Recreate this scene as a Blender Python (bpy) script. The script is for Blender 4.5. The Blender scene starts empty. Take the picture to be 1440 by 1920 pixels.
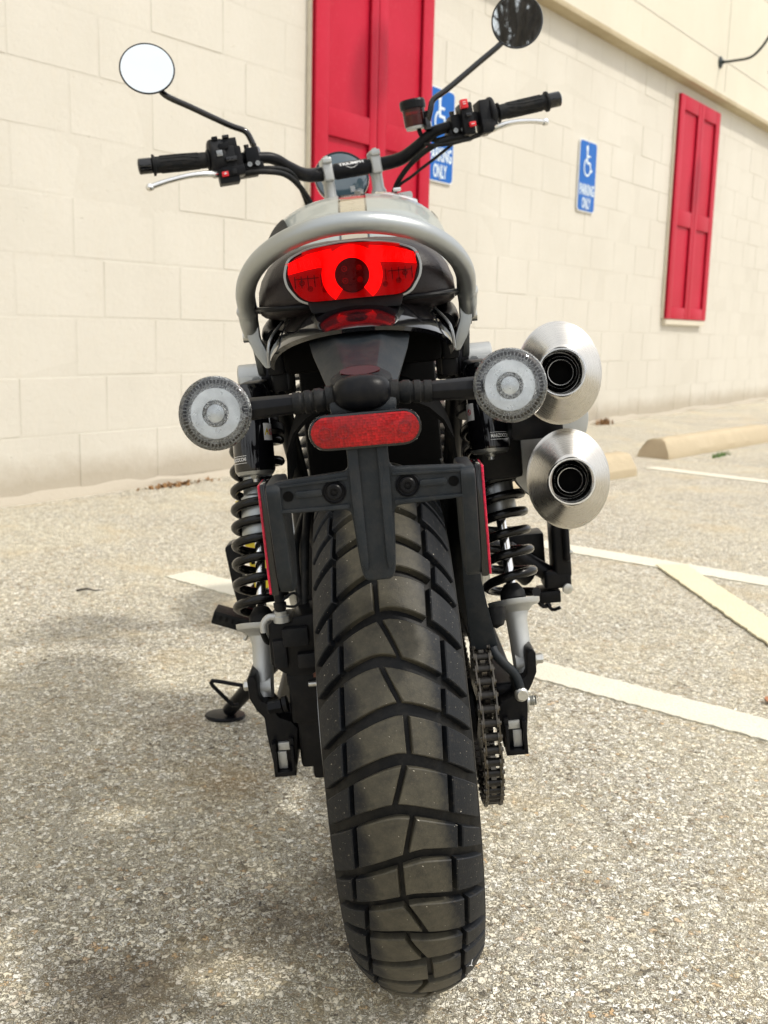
import bpy, bmesh, math, random
from mathutils import Vector, Matrix
R = math.radians
sin, cos, pi = math.sin, math.cos, math.pi
sc = bpy.context.scene
col = sc.collection
random.seed(7)

# ------------------------------------------------------------------ camera
H = 0.79
cd = bpy.data.cameras.new('camera'); cam = bpy.data.objects.new('camera', cd); col.objects.link(cam)
cd.sensor_fit = 'VERTICAL'; cd.sensor_height = 24.0; cd.lens = 24.0 * 1940 / 1920
cd.clip_start = 0.02; cd.clip_end = 500
pit, rol = R(10.03), R(1.36)
fw = Vector((0, cos(pit), -sin(pit))); up0 = Vector((0, sin(pit), cos(pit))); rt0 = Vector((1, 0, 0))
rt = rt0 * cos(rol) + up0 * sin(rol); up = up0 * cos(rol) - rt0 * sin(rol)
m = Matrix((rt, up, -fw)).transposed().to_4x4(); m.translation = Vector((0, 0, H)); cam.matrix_world = m
cd.dof.use_dof = True; cd.dof.focus_distance = 1.08; cd.dof.aperture_fstop = 7.5
sc.camera = cam

# ------------------------------------------------------------------ sky and sun
SUN = Vector((0.80, -0.24, 1.16)).normalized()          # towards the sun
w = bpy.data.worlds.new('World'); sc.world = w; w.use_nodes = True
nt = w.node_tree; bg = nt.nodes['Background']
sky = nt.nodes.new('ShaderNodeTexSky'); sky.sky_type = 'NISHITA'; sky.sun_disc = False
sky.sun_elevation = math.asin(SUN.z); sky.sun_rotation = math.atan2(SUN.x, SUN.y)
sky.air_density = 1.0; sky.dust_density = 5.0; sky.ozone_density = 1.0
# thin bright cloud veil over the blue
_tc = nt.nodes.new('ShaderNodeTexCoord'); _no = nt.nodes.new('ShaderNodeTexNoise'); _no.inputs['Scale'].default_value = 2.2; _no.inputs['Detail'].default_value = 6; _no.inputs['Roughness'].default_value = 0.6
nt.links.new(_tc.outputs['Generated'], _no.inputs['Vector'])
_rp = nt.nodes.new('ShaderNodeValToRGB'); _rp.color_ramp.elements[0].position = 0.30; _rp.color_ramp.elements[0].color = (.45, .45, .45, 1); _rp.color_ramp.elements[1].position = 0.62; _rp.color_ramp.elements[1].color = (.95, .95, .95, 1)
nt.links.new(_no.outputs['Fac'], _rp.inputs[0])
_mx = nt.nodes.new('ShaderNodeMix'); _mx.data_type = 'RGBA'; nt.links.new(_rp.outputs[0], _mx.inputs[0]); nt.links.new(sky.outputs[0], _mx.inputs[6]); _mx.inputs[7].default_value = (10.4, 10.5, 10.6, 1)
nt.links.new(_mx.outputs[2], bg.inputs[0]); bg.inputs[1].default_value = 0.135
sd = bpy.data.lights.new('sun', 'SUN'); sun = bpy.data.objects.new('sun', sd); col.objects.link(sun)
sd.energy = 2.6; sd.angle = R(4.5); sd.color = (1.0, 0.95, 0.86)
sun.rotation_euler = SUN.to_track_quat('Z', 'Y').to_euler()
vs = sc.view_settings; vs.view_transform = 'Standard'; vs.look = 'None'; vs.gamma = 1.0; vs.use_curve_mapping = False
vs.exposure = 0.06
sc.cycles.max_bounces = 8; sc.cycles.transparent_max_bounces = 12

# ------------------------------------------------------------------ materials
def newmat(name):
    ma = bpy.data.materials.new(name); ma.use_nodes = True
    n = ma.node_tree; return ma, n, n.nodes['Principled BSDF']
def N(n, t, **k):
    x = n.nodes.new(t)
    for a, b in k.items():
        if a in x.inputs: x.inputs[a].default_value = b
        else: setattr(x, a, b)
    return x
def coords(n, scale=None):
    tc = n.nodes.new('ShaderNodeTexCoord')
    if scale is None: return tc.outputs['Object']
    mp = n.nodes.new('ShaderNodeMapping'); mp.inputs['Scale'].default_value = scale
    n.links.new(tc.outputs['Object'], mp.inputs[0]); return mp.outputs[0]
def noise(n, vec, scale, detail=3, rough=0.5, dist=0.0):
    x = N(n, 'ShaderNodeTexNoise', Scale=scale, Detail=detail, Roughness=rough, Distortion=dist)
    n.links.new(vec, x.inputs['Vector']); return x.outputs['Fac']
def ramp(n, fac, stops):
    x = n.nodes.new('ShaderNodeValToRGB'); e = x.color_ramp.elements
    while len(e) < len(stops): e.new(0.5)
    for i, (p, c) in enumerate(stops):
        e[i].position = p; e[i].color = (c, c, c, 1) if not hasattr(c, '__len__') else tuple(c) + (1,)
    n.links.new(fac, x.inputs[0]); return x.outputs[0]
def mixc(n, f, a, b, mode='MIX'):
    x = n.nodes.new('ShaderNodeMix'); x.data_type = 'RGBA'; x.blend_type = mode
    for s, v in ((0, f), (6, a), (7, b)):
        if isinstance(v, bpy.types.NodeSocket): n.links.new(v, x.inputs[s])
        elif s == 0: x.inputs[0].default_value = v
        else: x.inputs[s].default_value = tuple(v) + (1,)
    return x.outputs[2]
def math_(n, op, a, b=0.0):
    x = n.nodes.new('ShaderNodeMath'); x.operation = op
    for i, v in enumerate((a, b)):
        if isinstance(v, bpy.types.NodeSocket): n.links.new(v, x.inputs[i])
        else: x.inputs[i].default_value = v
    return x.outputs[0]
def bump(n, p, h, strength, dist, prev=None):
    b = n.nodes.new('ShaderNodeBump'); b.inputs['Strength'].default_value = strength; b.inputs['Distance'].default_value = dist
    n.links.new(h, b.inputs['Height'])
    if prev is not None: n.links.new(prev, b.inputs['Normal'])
    n.links.new(b.outputs[0], p.inputs['Normal']); return b.outputs[0]

def simple(name, c, rough=0.5, metal=0.0, grain=0.0, gscale=900, var=0.12, vscale=25, coat=0.0, rvar=0.1, dust=0.0, spec=None):
    ma, n, p = newmat(name); v = coords(n)
    p.inputs['Metallic'].default_value = metal; p.inputs['Roughness'].default_value = rough
    if spec is not None: p.inputs['Specular IOR Level'].default_value = spec
    f = noise(n, v, vscale, 4, 0.6)
    dark = tuple(x * (1 - var) for x in c); lite = tuple(min(1, x * (1 + var)) for x in c)
    cc = mixc(n, ramp(n, f, [(0.3, 0.0), (0.7, 1.0)]), dark, lite)
    if dust:
        d = math_(n, 'MULTIPLY', ramp(n, noise(n, v, 60, 6, 0.7), [(0.45, 0.0), (0.75, 1.0)]), dust)
        cc = mixc(n, d, cc, (0.25, 0.21, 0.16))
    n.links.new(cc, p.inputs['Base Color'])
    f2 = noise(n, v, vscale * 2.3, 3, 0.6)
    rr = math_(n, 'MULTIPLY_ADD', f2, rvar * 2); 
    rr.node.inputs[2].default_value = rough - rvar
    n.links.new(rr, p.inputs['Roughness'])
    if grain: bump(n, p, noise(n, v, gscale, 2, 0.5), grain, 0.0006)
    if coat: p.inputs['Coat Weight'].default_value = coat; p.inputs['Coat Roughness'].default_value = 0.04
    return ma

M = {}
M['black_plastic'] = simple('black_plastic', (0.008, 0.009, 0.011), 0.48, spec=0.16, grain=0.5, gscale=1400, dust=0.05)
M['grey_plastic'] = simple('grey_plastic', (0.011, 0.015, 0.019), 0.44, spec=0.26, grain=0.6, gscale=1600, dust=0.07)
M['black_gloss'] = simple('black_gloss', (0.003, 0.003, 0.004), 0.10, coat=0.8, spec=0.2, rvar=0.03, vscale=10)
M['black_satin'] = simple('black_satin', (0.004, 0.0045, 0.006), 0.36, spec=0.16, grain=0.15, dust=0.03)
M['spring_paint'] = simple('spring_paint', (0.003, 0.003, 0.003), 0.22, spec=0.25, coat=0.12, rvar=0.05)
M['black_void'] = simple('black_matt', (0.003, 0.003, 0.003), 0.85, spec=0.1)
M['rubber'] = simple('rubber', (0.006, 0.007, 0.008), 0.58, spec=0.2, grain=0.4, dust=0.08)
M['silver_paint'] = simple('silver_paint', (0.38, 0.40, 0.40), 0.33, metal=0.75, grain=0.25, gscale=2500, var=0.04)
M['cast_silver'] = simple('cast_silver', (0.44, 0.45, 0.44), 0.38, metal=0.6, grain=0.4, gscale=1800, var=0.06, dust=0.05)
M['dark_silver'] = simple('dark_silver', (0.30, 0.31, 0.31), 0.3, metal=0.8, var=0.06)
M['chrome'] = simple('chrome', (0.75, 0.75, 0.75), 0.12, metal=1.0, var=0.03, rvar=0.04)
M['polished'] = simple('polished_alloy', (0.72, 0.72, 0.71), 0.22, metal=1.0, var=0.05, rvar=0.06)
M['bolt'] = simple('zinc_bolt', (0.50, 0.50, 0.47), 0.32, metal=0.9, var=0.15, vscale=120)
M['chain_steel'] = simple('chain_steel', (0.11, 0.10, 0.085), 0.30, metal=0.95, var=0.4, vscale=150, dust=0.1)
M['chain_roller'] = simple('chain_roller', (0.03, 0.028, 0.026), 0.35, metal=0.6, var=0.4, vscale=150)
M['tank_paint'] = simple('tank_paint', (0.26, 0.285, 0.27), 0.34, coat=0.35, var=0.02, rvar=0.03)
M['tank_stripe'] = simple('tank_stripe', (0.30, 0.26, 0.18), 0.25, metal=0.3, coat=1.0, var=0.03)
M['seat'] = simple('seat_leather', (0.016, 0.011, 0.011), 0.38, spec=0.3, grain=0.8, gscale=700, var=0.2)
M['red_switch'] = simple('red_switch', (0.62, 0.012, 0.02), 0.35, var=0.05)
M['white_print'] = simple('white_print', (0.75, 0.75, 0.74), 0.5, var=0.02)
M['yellow_print'] = simple('yellow_print', (0.75, 0.58, 0.03), 0.5, var=0.04)
M['copper'] = simple('copper_brown', (0.16, 0.05, 0.03), 0.5, var=0.2)
M['gauge_glass'] = simple('gauge_glass', (0.05, 0.08, 0.10), 0.06, coat=1.0, var=0.1, rvar=0.02)
M['cream_trim'] = simple('cream_trim', (0.62, 0.57, 0.46), 0.7, var=0.06, grain=0.3, gscale=300)
M['lamp_metal'] = simple('lamp_green_black', (0.012, 0.022, 0.02), 0.35, var=0.1)
M['sign_back'] = simple('sign_border', (0.72, 0.73, 0.72), 0.4, metal=0.1, var=0.03)
M['sign_blue'] = simple('sign_blue', (0.0, 0.105, 0.42), 0.42, spec=0.25, var=0.07, vscale=9)
M['sign_white'] = simple('sign_white', (0.66, 0.75, 0.80), 0.5, var=0.04)
M['bark'] = simple('bark', (0.045, 0.038, 0.032), 0.9, grain=1, gscale=60, var=0.3, vscale=6)
M['leaf_brown'] = simple('leaf_brown', (0.30, 0.13, 0.06), 0.8, var=0.25, vscale=80)
M['debris'] = simple('leaf_debris', (0.24, 0.13, 0.05), 0.9, var=0.4, vscale=40)
M['grass'] = simple('grass', (0.07, 0.16, 0.02), 0.7, var=0.3, vscale=60)

def red_shutter():
    ma, n, p = newmat('red_paint'); v = coords(n)
    c = mixc(n, ramp(n, noise(n, v, 1.6, 4, 0.6), [(0.3, 0.0), (0.7, 1.0)]), (0.40, 0.003, 0.020), (0.47, 0.008, 0.034))
    c = mixc(n, math_(n, 'MULTIPLY', ramp(n, noise(n, v, 40, 6, 0.75), [(0.55, 0.0), (0.8, 1.0)]), 0.25), c, (0.55, 0.12, 0.13))
    n.links.new(c, p.inputs['Base Color']); p.inputs['Roughness'].default_value = 0.5; p.inputs['Specular IOR Level'].default_value = 0.22
    bump(n, p, noise(n, v, 120, 4, 0.6), 0.25, 0.002); return ma
M['red_paint'] = red_shutter()

def wall_mat(name, a, b, dirt, bs):
    ma, n, p = newmat(name)
    g = n.nodes.new('ShaderNodeNewGeometry'); v = g.outputs['Position']
    c = mixc(n, ramp(n, noise(n, v, 1.1, 5, 0.6), [(0.35, 0.0), (0.7, 1.0)]), a, b)
    c = mixc(n, math_(n, 'MULTIPLY', ramp(n, noise(n, v, 22, 7, 0.75), [(0.52, 0.0), (0.85, 1.0)]), 0.35), c, dirt)
    s = N(n, 'ShaderNodeSeparateXYZ'); n.links.new(v, s.inputs[0])
    lo = ramp(n, math_(n, 'MULTIPLY_ADD', noise(n, v, 7, 6, 0.7), 0.35), [(0.0, 1.0), (1.0, 0.0)])
    lo.node.inputs[0].links[0].from_node.inputs[2].default_value = 0.0
    z = math_(n, 'SUBTRACT', s.outputs[2], math_(n, 'MULTIPLY', noise(n, v, 6, 6, 0.7), 0.16))
    low = ramp(n, z, [(0.0, 0.55), (0.12, 0.0)])
    c = mixc(n, low, c, (0.30, 0.24, 0.16))
    mp = N(n, 'ShaderNodeMapping'); mp.inputs['Scale'].default_value = (9, 9, 0.55); n.links.new(v, mp.inputs[0])
    st = math_(n, 'MULTIPLY', ramp(n, noise(n, mp.outputs[0], 1.6, 6, 0.65), [(0.56, 0.0), (0.80, 1.0)]), ramp(n, noise(n, v, 0.8, 2), [(0.4, 0.0), (0.65, 0.45)]))
    c = mixc(n, st, c, dirt)
    n.links.new(c, p.inputs['Base Color']); p.inputs['Roughness'].default_value = 0.72
    h = math_(n, 'ADD', noise(n, v, 260, 4, 0.65), math_(n, 'MULTIPLY', noise(n, v, 34, 5, 0.6), 1.6))
    pits = ramp(n, noise(n, v, 48, 2, 0.5), [(0.24, 0.0), (0.30, 1.0)])
    b1 = bump(n, p, h, bs, 0.004)
    bump(n, p, pits, 0.5, 0.004, b1)
    return ma
M['block'] = wall_mat('painted_block', (0.56, 0.53, 0.46), (0.61, 0.58, 0.51), (0.58, 0.52, 0.41), 0.42)
M['mortar'] = wall_mat('painted_mortar', (0.54, 0.51, 0.44), (0.59, 0.56, 0.49), (0.50, 0.44, 0.34), 0.35)
M['stucco'] = wall_mat('stucco', (0.60, 0.565, 0.46), (0.65, 0.61, 0.50), (0.60, 0.52, 0.36), 0.35)
M['ledge'] = wall_mat('ledge_board', (0.38, 0.31, 0.19), (0.50, 0.43, 0.29), (0.20, 0.15, 0.08), 0.5)
M['stop'] = wall_mat('wheel_stop_concrete', (0.58, 0.48, 0.31), (0.66, 0.56, 0.38), (0.38, 0.31, 0.21), 0.5)

def ground_mat():
    ma, n, p = newmat('exposed_aggregate')
    g = n.nodes.new('ShaderNodeNewGeometry'); v = g.outputs['Position']
    wn = n.nodes.new('ShaderNodeTexNoise'); wn.inputs['Scale'].default_value = 160; wn.inputs['Detail'].default_value = 2
    n.links.new(v, wn.inputs['Vector'])
    vv = mixc(n, 0.010, v, wn.outputs['Color'], 'LINEAR_LIGHT')
    def vor(scale, feat):
        x = n.nodes.new('ShaderNodeTexVoronoi'); x.feature = feat; x.inputs['Scale'].default_value = scale
        x.inputs['Randomness'].default_value = 1.0; n.links.new(vv, x.inputs['Vector']); return x
    v1 = vor(118, 'F1'); e1 = vor(118, 'DISTANCE_TO_EDGE'); v2 = vor(240, 'F1'); e2 = vor(240, 'DISTANCE_TO_EDGE')
    def pick(vx, k):
        q = N(n, 'ShaderNodeSeparateColor'); n.links.new(vx.outputs['Color'], q.inputs[0]); return q.outputs[k]
    RS_ = [(0.0, (0.14, 0.125, 0.10)), (0.05, (0.36, 0.30, 0.20)), (0.20, (0.78, 0.71, 0.54)), (0.6, (0.92, 0.87, 0.73)), (0.92, (0.95, 0.93, 0.85)), (0.965, (0.62, 0.42, 0.22)), (1.0, (0.42, 0.39, 0.34))]
    big = ramp(n, math_(n, 'ADD', pick(v1, 2), math_(n, 'MULTIPLY', noise(n, v, 9, 3), 0.4)), [(0.66, 0.0), (0.68, 1.0)])
    wob = math_(n, 'MULTIPLY', math_(n, 'SUBTRACT', noise(n, v, 420, 3, 0.6), 0.5), 0.16)
    wid = math_(n, 'MULTIPLY', ramp(n, noise(n, v, 30, 5, 0.65), [(0.3, 0.0), (0.7, 1.0)]), 0.06)
    g1 = ramp(n, math_(n, 'SUBTRACT', math_(n, 'ADD', e1.outputs['Distance'], wob), wid), [(0.0, 1.0), (0.075, 0.0)])
    g2 = ramp(n, math_(n, 'SUBTRACT', math_(n, 'ADD', e2.outputs['Distance'], wob), wid), [(0.0, 1.0), (0.10, 0.0)])
    c = mixc(n, big, ramp(n, pick(v2, 0), RS_), ramp(n, pick(v1, 0), RS_))
    c = mixc(n, 1.0, c, ramp(n, noise(n, v, 700, 3, 0.6), [(0.3, 0.80), (0.7, 1.1)]), 'MULTIPLY')
    gap = mixc(n, big, g2, g1)
    gd = mixc(n, noise(n, v, 90, 3), (0.06, 0.05, 0.028), (0.38, 0.32, 0.21))
    c = mixc(n, math_(n, 'MULTIPLY', gap, 0.95), c, gd)
    # bigger lighter and darker areas, ochre film, brown oil spots
    c = mixc(n, ramp(n, noise(n, v, 1.7, 6, 0.62), [(0.42, 0.0), (0.72, 0.42)]), c, (0.86, 0.78, 0.56))
    c = mixc(n, ramp(n, noise(n, v, 3.4, 6, 0.66, 0.6), [(0.53, 0.0), (0.76, 0.55)]), c, (0.66, 0.50, 0.26))
    mp = N(n, 'ShaderNodeMapping'); mp.inputs['Location'].default_value = (3.1, 1.7, 0); n.links.new(v, mp.inputs[0])
    c = mixc(n, ramp(n, noise(n, mp.outputs[0], 2.3, 7, 0.68, 0.4), [(0.60, 0.0), (0.78, 0.4)]), c, (0.24, 0.19, 0.12))
    # tyre's soft shade painted in as dark spots, among brown and ochre stains
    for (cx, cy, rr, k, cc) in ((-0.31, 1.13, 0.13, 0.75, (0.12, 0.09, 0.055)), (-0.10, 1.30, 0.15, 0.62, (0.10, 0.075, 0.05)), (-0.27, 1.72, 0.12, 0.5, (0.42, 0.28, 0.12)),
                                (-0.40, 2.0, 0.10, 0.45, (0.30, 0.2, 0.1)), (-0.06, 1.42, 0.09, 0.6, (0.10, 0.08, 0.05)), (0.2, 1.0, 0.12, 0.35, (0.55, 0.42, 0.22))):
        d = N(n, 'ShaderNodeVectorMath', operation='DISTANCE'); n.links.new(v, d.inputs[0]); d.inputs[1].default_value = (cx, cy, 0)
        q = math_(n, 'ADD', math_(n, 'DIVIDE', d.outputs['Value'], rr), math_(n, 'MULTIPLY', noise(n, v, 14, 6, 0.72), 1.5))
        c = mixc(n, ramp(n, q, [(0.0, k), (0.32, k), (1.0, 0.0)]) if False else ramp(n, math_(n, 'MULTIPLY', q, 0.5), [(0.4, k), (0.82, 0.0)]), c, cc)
    dk = ramp(n, noise(n, v, 85, 3, 0.55), [(0.655, 0.0), (0.69, 1.0)])
    c = mixc(n, math_(n, 'MULTIPLY', dk, 0.75), c, (0.07, 0.06, 0.05))
    n.links.new(c, p.inputs['Base Color']); p.inputs['Roughness'].default_value = 0.85
    h = mixc(n, big, ramp(n, e2.outputs['Distance'], [(0.0, 0.0), (0.22, 0.55)]), ramp(n, e1.outputs['Distance'], [(0.0, 0.0), (0.13, 0.8), (0.4, 1.0)]))
    h = math_(n, 'ADD', h, math_(n, 'MULTIPLY', noise(n, v, 70, 4, 0.6), 1.1))
    h = math_(n, 'ADD', h, math_(n, 'MULTIPLY', noise(n, v, 600, 3, 0.6), 0.15))
    bump(n, p, h, 0.9, 0.0045)
    return ma
M['ground'] = ground_mat()

def line_mat(name, a, hole):
    ma, n, p = newmat(name)
    g = n.nodes.new('ShaderNodeNewGeometry'); v = g.outputs['Position']
    c = mixc(n, ramp(n, noise(n, v, 150, 5, 0.75), [(0.50, 0.0), (0.66, 0.75)]), a, (0.46, 0.41, 0.31))
    c = mixc(n, ramp(n, noise(n, v, 6, 5, 0.6), [(0.4, 0.0), (0.8, 0.4)]), c, hole)
    n.links.new(c, p.inputs['Base Color']); p.inputs['Roughness'].default_value = 0.75
    bump(n, p, noise(n, v, 140, 3, 0.6), 0.6, 0.003); return ma
M['line_white'] = line_mat('white_line_paint', (0.66, 0.64, 0.54), (0.52, 0.47, 0.36))
M['line_yellow'] = line_mat('yellow_line_paint', (0.66, 0.61, 0.42), (0.56, 0.50, 0.34))

def tread_mat():
    ma, n, p = newmat('tyre_rubber')
    tc = n.nodes.new('ShaderNodeTexCoord'); v = tc.outputs['Object']
    s = N(n, 'ShaderNodeSeparateXYZ'); n.links.new(v, s.inputs[0])
    ax = math_(n, 'ABSOLUTE', math_(n, 'ADD', s.outputs[0], math_(n, 'MULTIPLY', math_(n, 'SUBTRACT', noise(n, v, 30, 5, 0.65), 0.5), 0.035)))
    f = ramp(n, math_(n, 'MULTIPLY', ax, 10), [(0.30, 1.0), (0.46, 0.0)])
    gg = n.nodes.new('ShaderNodeObjectInfo')
    wv = math_(n, 'MULTIPLY', f, ramp(n, noise(n, v, 38, 7, 0.75), [(0.32, 0.35), (0.66, 1.0)]))
    c = mixc(n, wv, (0.0045, 0.006, 0.0085), (0.080, 0.072, 0.050)); p.inputs['Specular IOR Level'].default_value = 0.3
    c = mixc(n, math_(n, 'MULTIPLY', ramp(n, noise(n, v, 220, 5, 0.75), [(0.56, 0.0), (0.72, 1.0)]), 0.25), c, (0.16, 0.13, 0.09))
    c = mixc(n, ramp(n, noise(n, v, 420, 2, 0.5), [(0.745, 0.0), (0.765, 1.0)]), c, (0.5, 0.46, 0.38))
    n.links.new(c, p.inputs['Base Color'])
    r = math_(n, 'MULTIPLY_ADD', noise(n, v, 50, 4, 0.6), 0.25); r.node.inputs[2].default_value = 0.42
    n.links.new(r, p.inputs['Roughness'])
    bump(n, p, math_(n, 'ADD', noise(n, v, 500, 4, 0.6), noise(n, v, 90, 3)), 0.35, 0.0008)
    return ma
M['tread'] = tread_mat()
M['carcass'] = simple('groove_shade_rubber', (0.002, 0.0025, 0.003), 0.5, spec=0.22, grain=0.3, dust=0.06)  # groove shade put into the base colour, so the tread looks deeper

def brushed(name, axis='Y'):
    ma, n, p = newmat(name)
    tc = n.nodes.new('ShaderNodeTexCoord'); s = N(n, 'ShaderNodeSeparateXYZ'); n.links.new(tc.outputs['Object'], s.inputs[0])
    ang = math_(n, 'ARCTAN2', s.outputs[2], s.outputs[0])
    cb = N(n, 'ShaderNodeCombineXYZ'); n.links.new(math_(n, 'MULTIPLY', ang, 0.9), cb.inputs[0]); n.links.new(math_(n, 'MULTIPLY', s.outputs[1], 700), cb.inputs[1])
    f = noise(n, cb.outputs[0], 2.0, 5, 0.7)
    c = mixc(n, f, (0.46, 0.44, 0.40), (0.68, 0.66, 0.62)); n.links.new(c, p.inputs['Base Color'])
    p.inputs['Metallic'].default_value = 1.0
    r = math_(n, 'MULTIPLY_ADD', f, 0.16); r.node.inputs[2].default_value = 0.20; n.links.new(r, p.inputs['Roughness'])
    bump(n, p, f, 0.10, 0.0006)
    return ma
M['steel'] = brushed('brushed_steel')

def emis(name, c, e, base=None, rough=0.3):
    ma, n, p = newmat(name); v = coords(n)
    p.inputs['Base Color'].default_value = tuple(base or c) + (1,); p.inputs['Roughness'].default_value = rough
    p.inputs['Emission Color'].default_value = tuple(c) + (1,)
    k = math_(n, 'MULTIPLY_ADD', noise(n, v, 75, 3), e * 1.1); k.node.inputs[2].default_value = e * 0.42
    n.links.new(k, p.inputs['Emission Strength']); return ma
M['led'] = emis('led_red', (1.0, 0.008, 0.006), 1.7, (0.5, 0.01, 0.01))
M['led_dim'] = emis('led_red_dim', (0.9, 0.01, 0.012), 0.28, (0.45, 0.01, 0.01))
M['glow_red'] = emis('red_lens_glow', (0.8, 0.005, 0.012), 0.10, (0.30, 0.004, 0.010))
M['dark_red'] = simple('dark_red_lens', (0.22, 0.004, 0.012), 0.25, var=0.4, vscale=140, grain=0.6, gscale=500)
M['reflection_red'] = simple('tail_reflection_red', (0.035, 0.001, 0.003), 0.3, var=0.2, spec=0.3)  # colour for the painted reflection of the tail light
M['darker_red'] = simple('deep_red', (0.035, 0.003, 0.006), 0.3, var=0.4, vscale=120)

def clear(name, tint, gloss=0.03, extra=0.0, k=1.0):
    ma = bpy.data.materials.new(name); ma.use_nodes = True; n = ma.node_tree; n.nodes.clear()
    o = n.nodes.new('ShaderNodeOutputMaterial'); mx = n.nodes.new('ShaderNodeMixShader')
    t = n.nodes.new('ShaderNodeBsdfTransparent'); t.inputs[0].default_value = tuple(tint) + (1,)
    g = n.nodes.new('ShaderNodeBsdfGlossy'); g.inputs['Roughness'].default_value = gloss
    fr = n.nodes.new('ShaderNodeFresnel'); fr.inputs[0].default_value = 1.5 if gloss < 0.04 and extra else 1.3
    f = math_(n, 'MULTIPLY_ADD', fr.outputs[0], k); f.node.inputs[2].default_value = extra
    n.links.new(f, mx.inputs[0]); n.links.new(t.outputs[0], mx.inputs[1]); n.links.new(g.outputs[0], mx.inputs[2])
    n.links.new(mx.outputs[0], o.inputs[0]); return ma
M['clear'] = clear('clear_lens', (0.93, 0.95, 0.95), 0.03, 0.03)
M['clear_red'] = clear('red_tinted_cover', (0.95, 0.28, 0.28), 0.06, 0.0, 0.35)
M['amber_cup'] = clear('amber_reservoir', (0.42, 0.16, 0.07), 0.05, 0.02)

def reflector_mat(name, c):
    ma, n, p = newmat(name); v = coords(n)
    x = n.nodes.new('ShaderNodeTexVoronoi'); x.inputs['Scale'].default_value = 420; x.inputs['Randomness'].default_value = 0.15; n.links.new(v, x.inputs['Vector'])
    s = N(n, 'ShaderNodeSeparateColor'); n.links.new(x.outputs['Color'], s.inputs[0])
    cc = mixc(n, s.outputs[0], tuple(q * 0.7 for q in c), tuple(min(1, q * 1.35) for q in c))
    cc = mixc(n, ramp(n, noise(n, v, 35, 2), [(0.4, 0.0), (0.7, 0.7)]), cc, tuple(q * 0.45 for q in c))
    n.links.new(cc, p.inputs['Base Color']); p.inputs['Roughness'].default_value = 0.3; p.inputs['Coat Weight'].default_value = 1.0
    p.inputs['Coat Weight'].default_value = 0.25; p.inputs['Specular IOR Level'].default_value = 0.25; bump(n, p, x.outputs['Distance'], 0.5, 0.001); return ma
M['reflector'] = reflector_mat('red_reflector', (0.32, 0.002, 0.004))
M['side_reflector'] = reflector_mat('side_reflector', (0.60, 0.01, 0.05))

def crystal():
    ma, n, p = newmat('indicator_prism'); v = coords(n)
    x = n.nodes.new('ShaderNodeTexVoronoi'); x.inputs['Scale'].default_value = 620; n.links.new(v, x.inputs['Vector'])
    s = N(n, 'ShaderNodeSeparateColor'); n.links.new(x.outputs['Color'], s.inputs[0])
    c = ramp(n, s.outputs[0], [(0.0, 0.30), (0.3, 0.75), (1.0, 1.0)])
    n.links.new(c, p.inputs['Base Color']); p.inputs['Metallic'].default_value = 0.25; p.inputs['Roughness'].default_value = 0.2
    bump(n, p, x.outputs['Distance'], 1.0, 0.004); return ma
M['crystal'] = crystal()
M['ind_disc'] = simple('indicator_disc', (0.66, 0.67, 0.68), 0.30, metal=0.6, var=0.18, vscale=60, grain=0.4)
def mirror_mat():
    ma, n, p = newmat('mirror_glass'); p.inputs['Base Color'].default_value = (0.70, 0.74, 0.75, 1); p.inputs['Metallic'].default_value = 1; p.inputs['Roughness'].default_value = 0.01
    return ma
M['mirror'] = mirror_mat()

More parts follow.
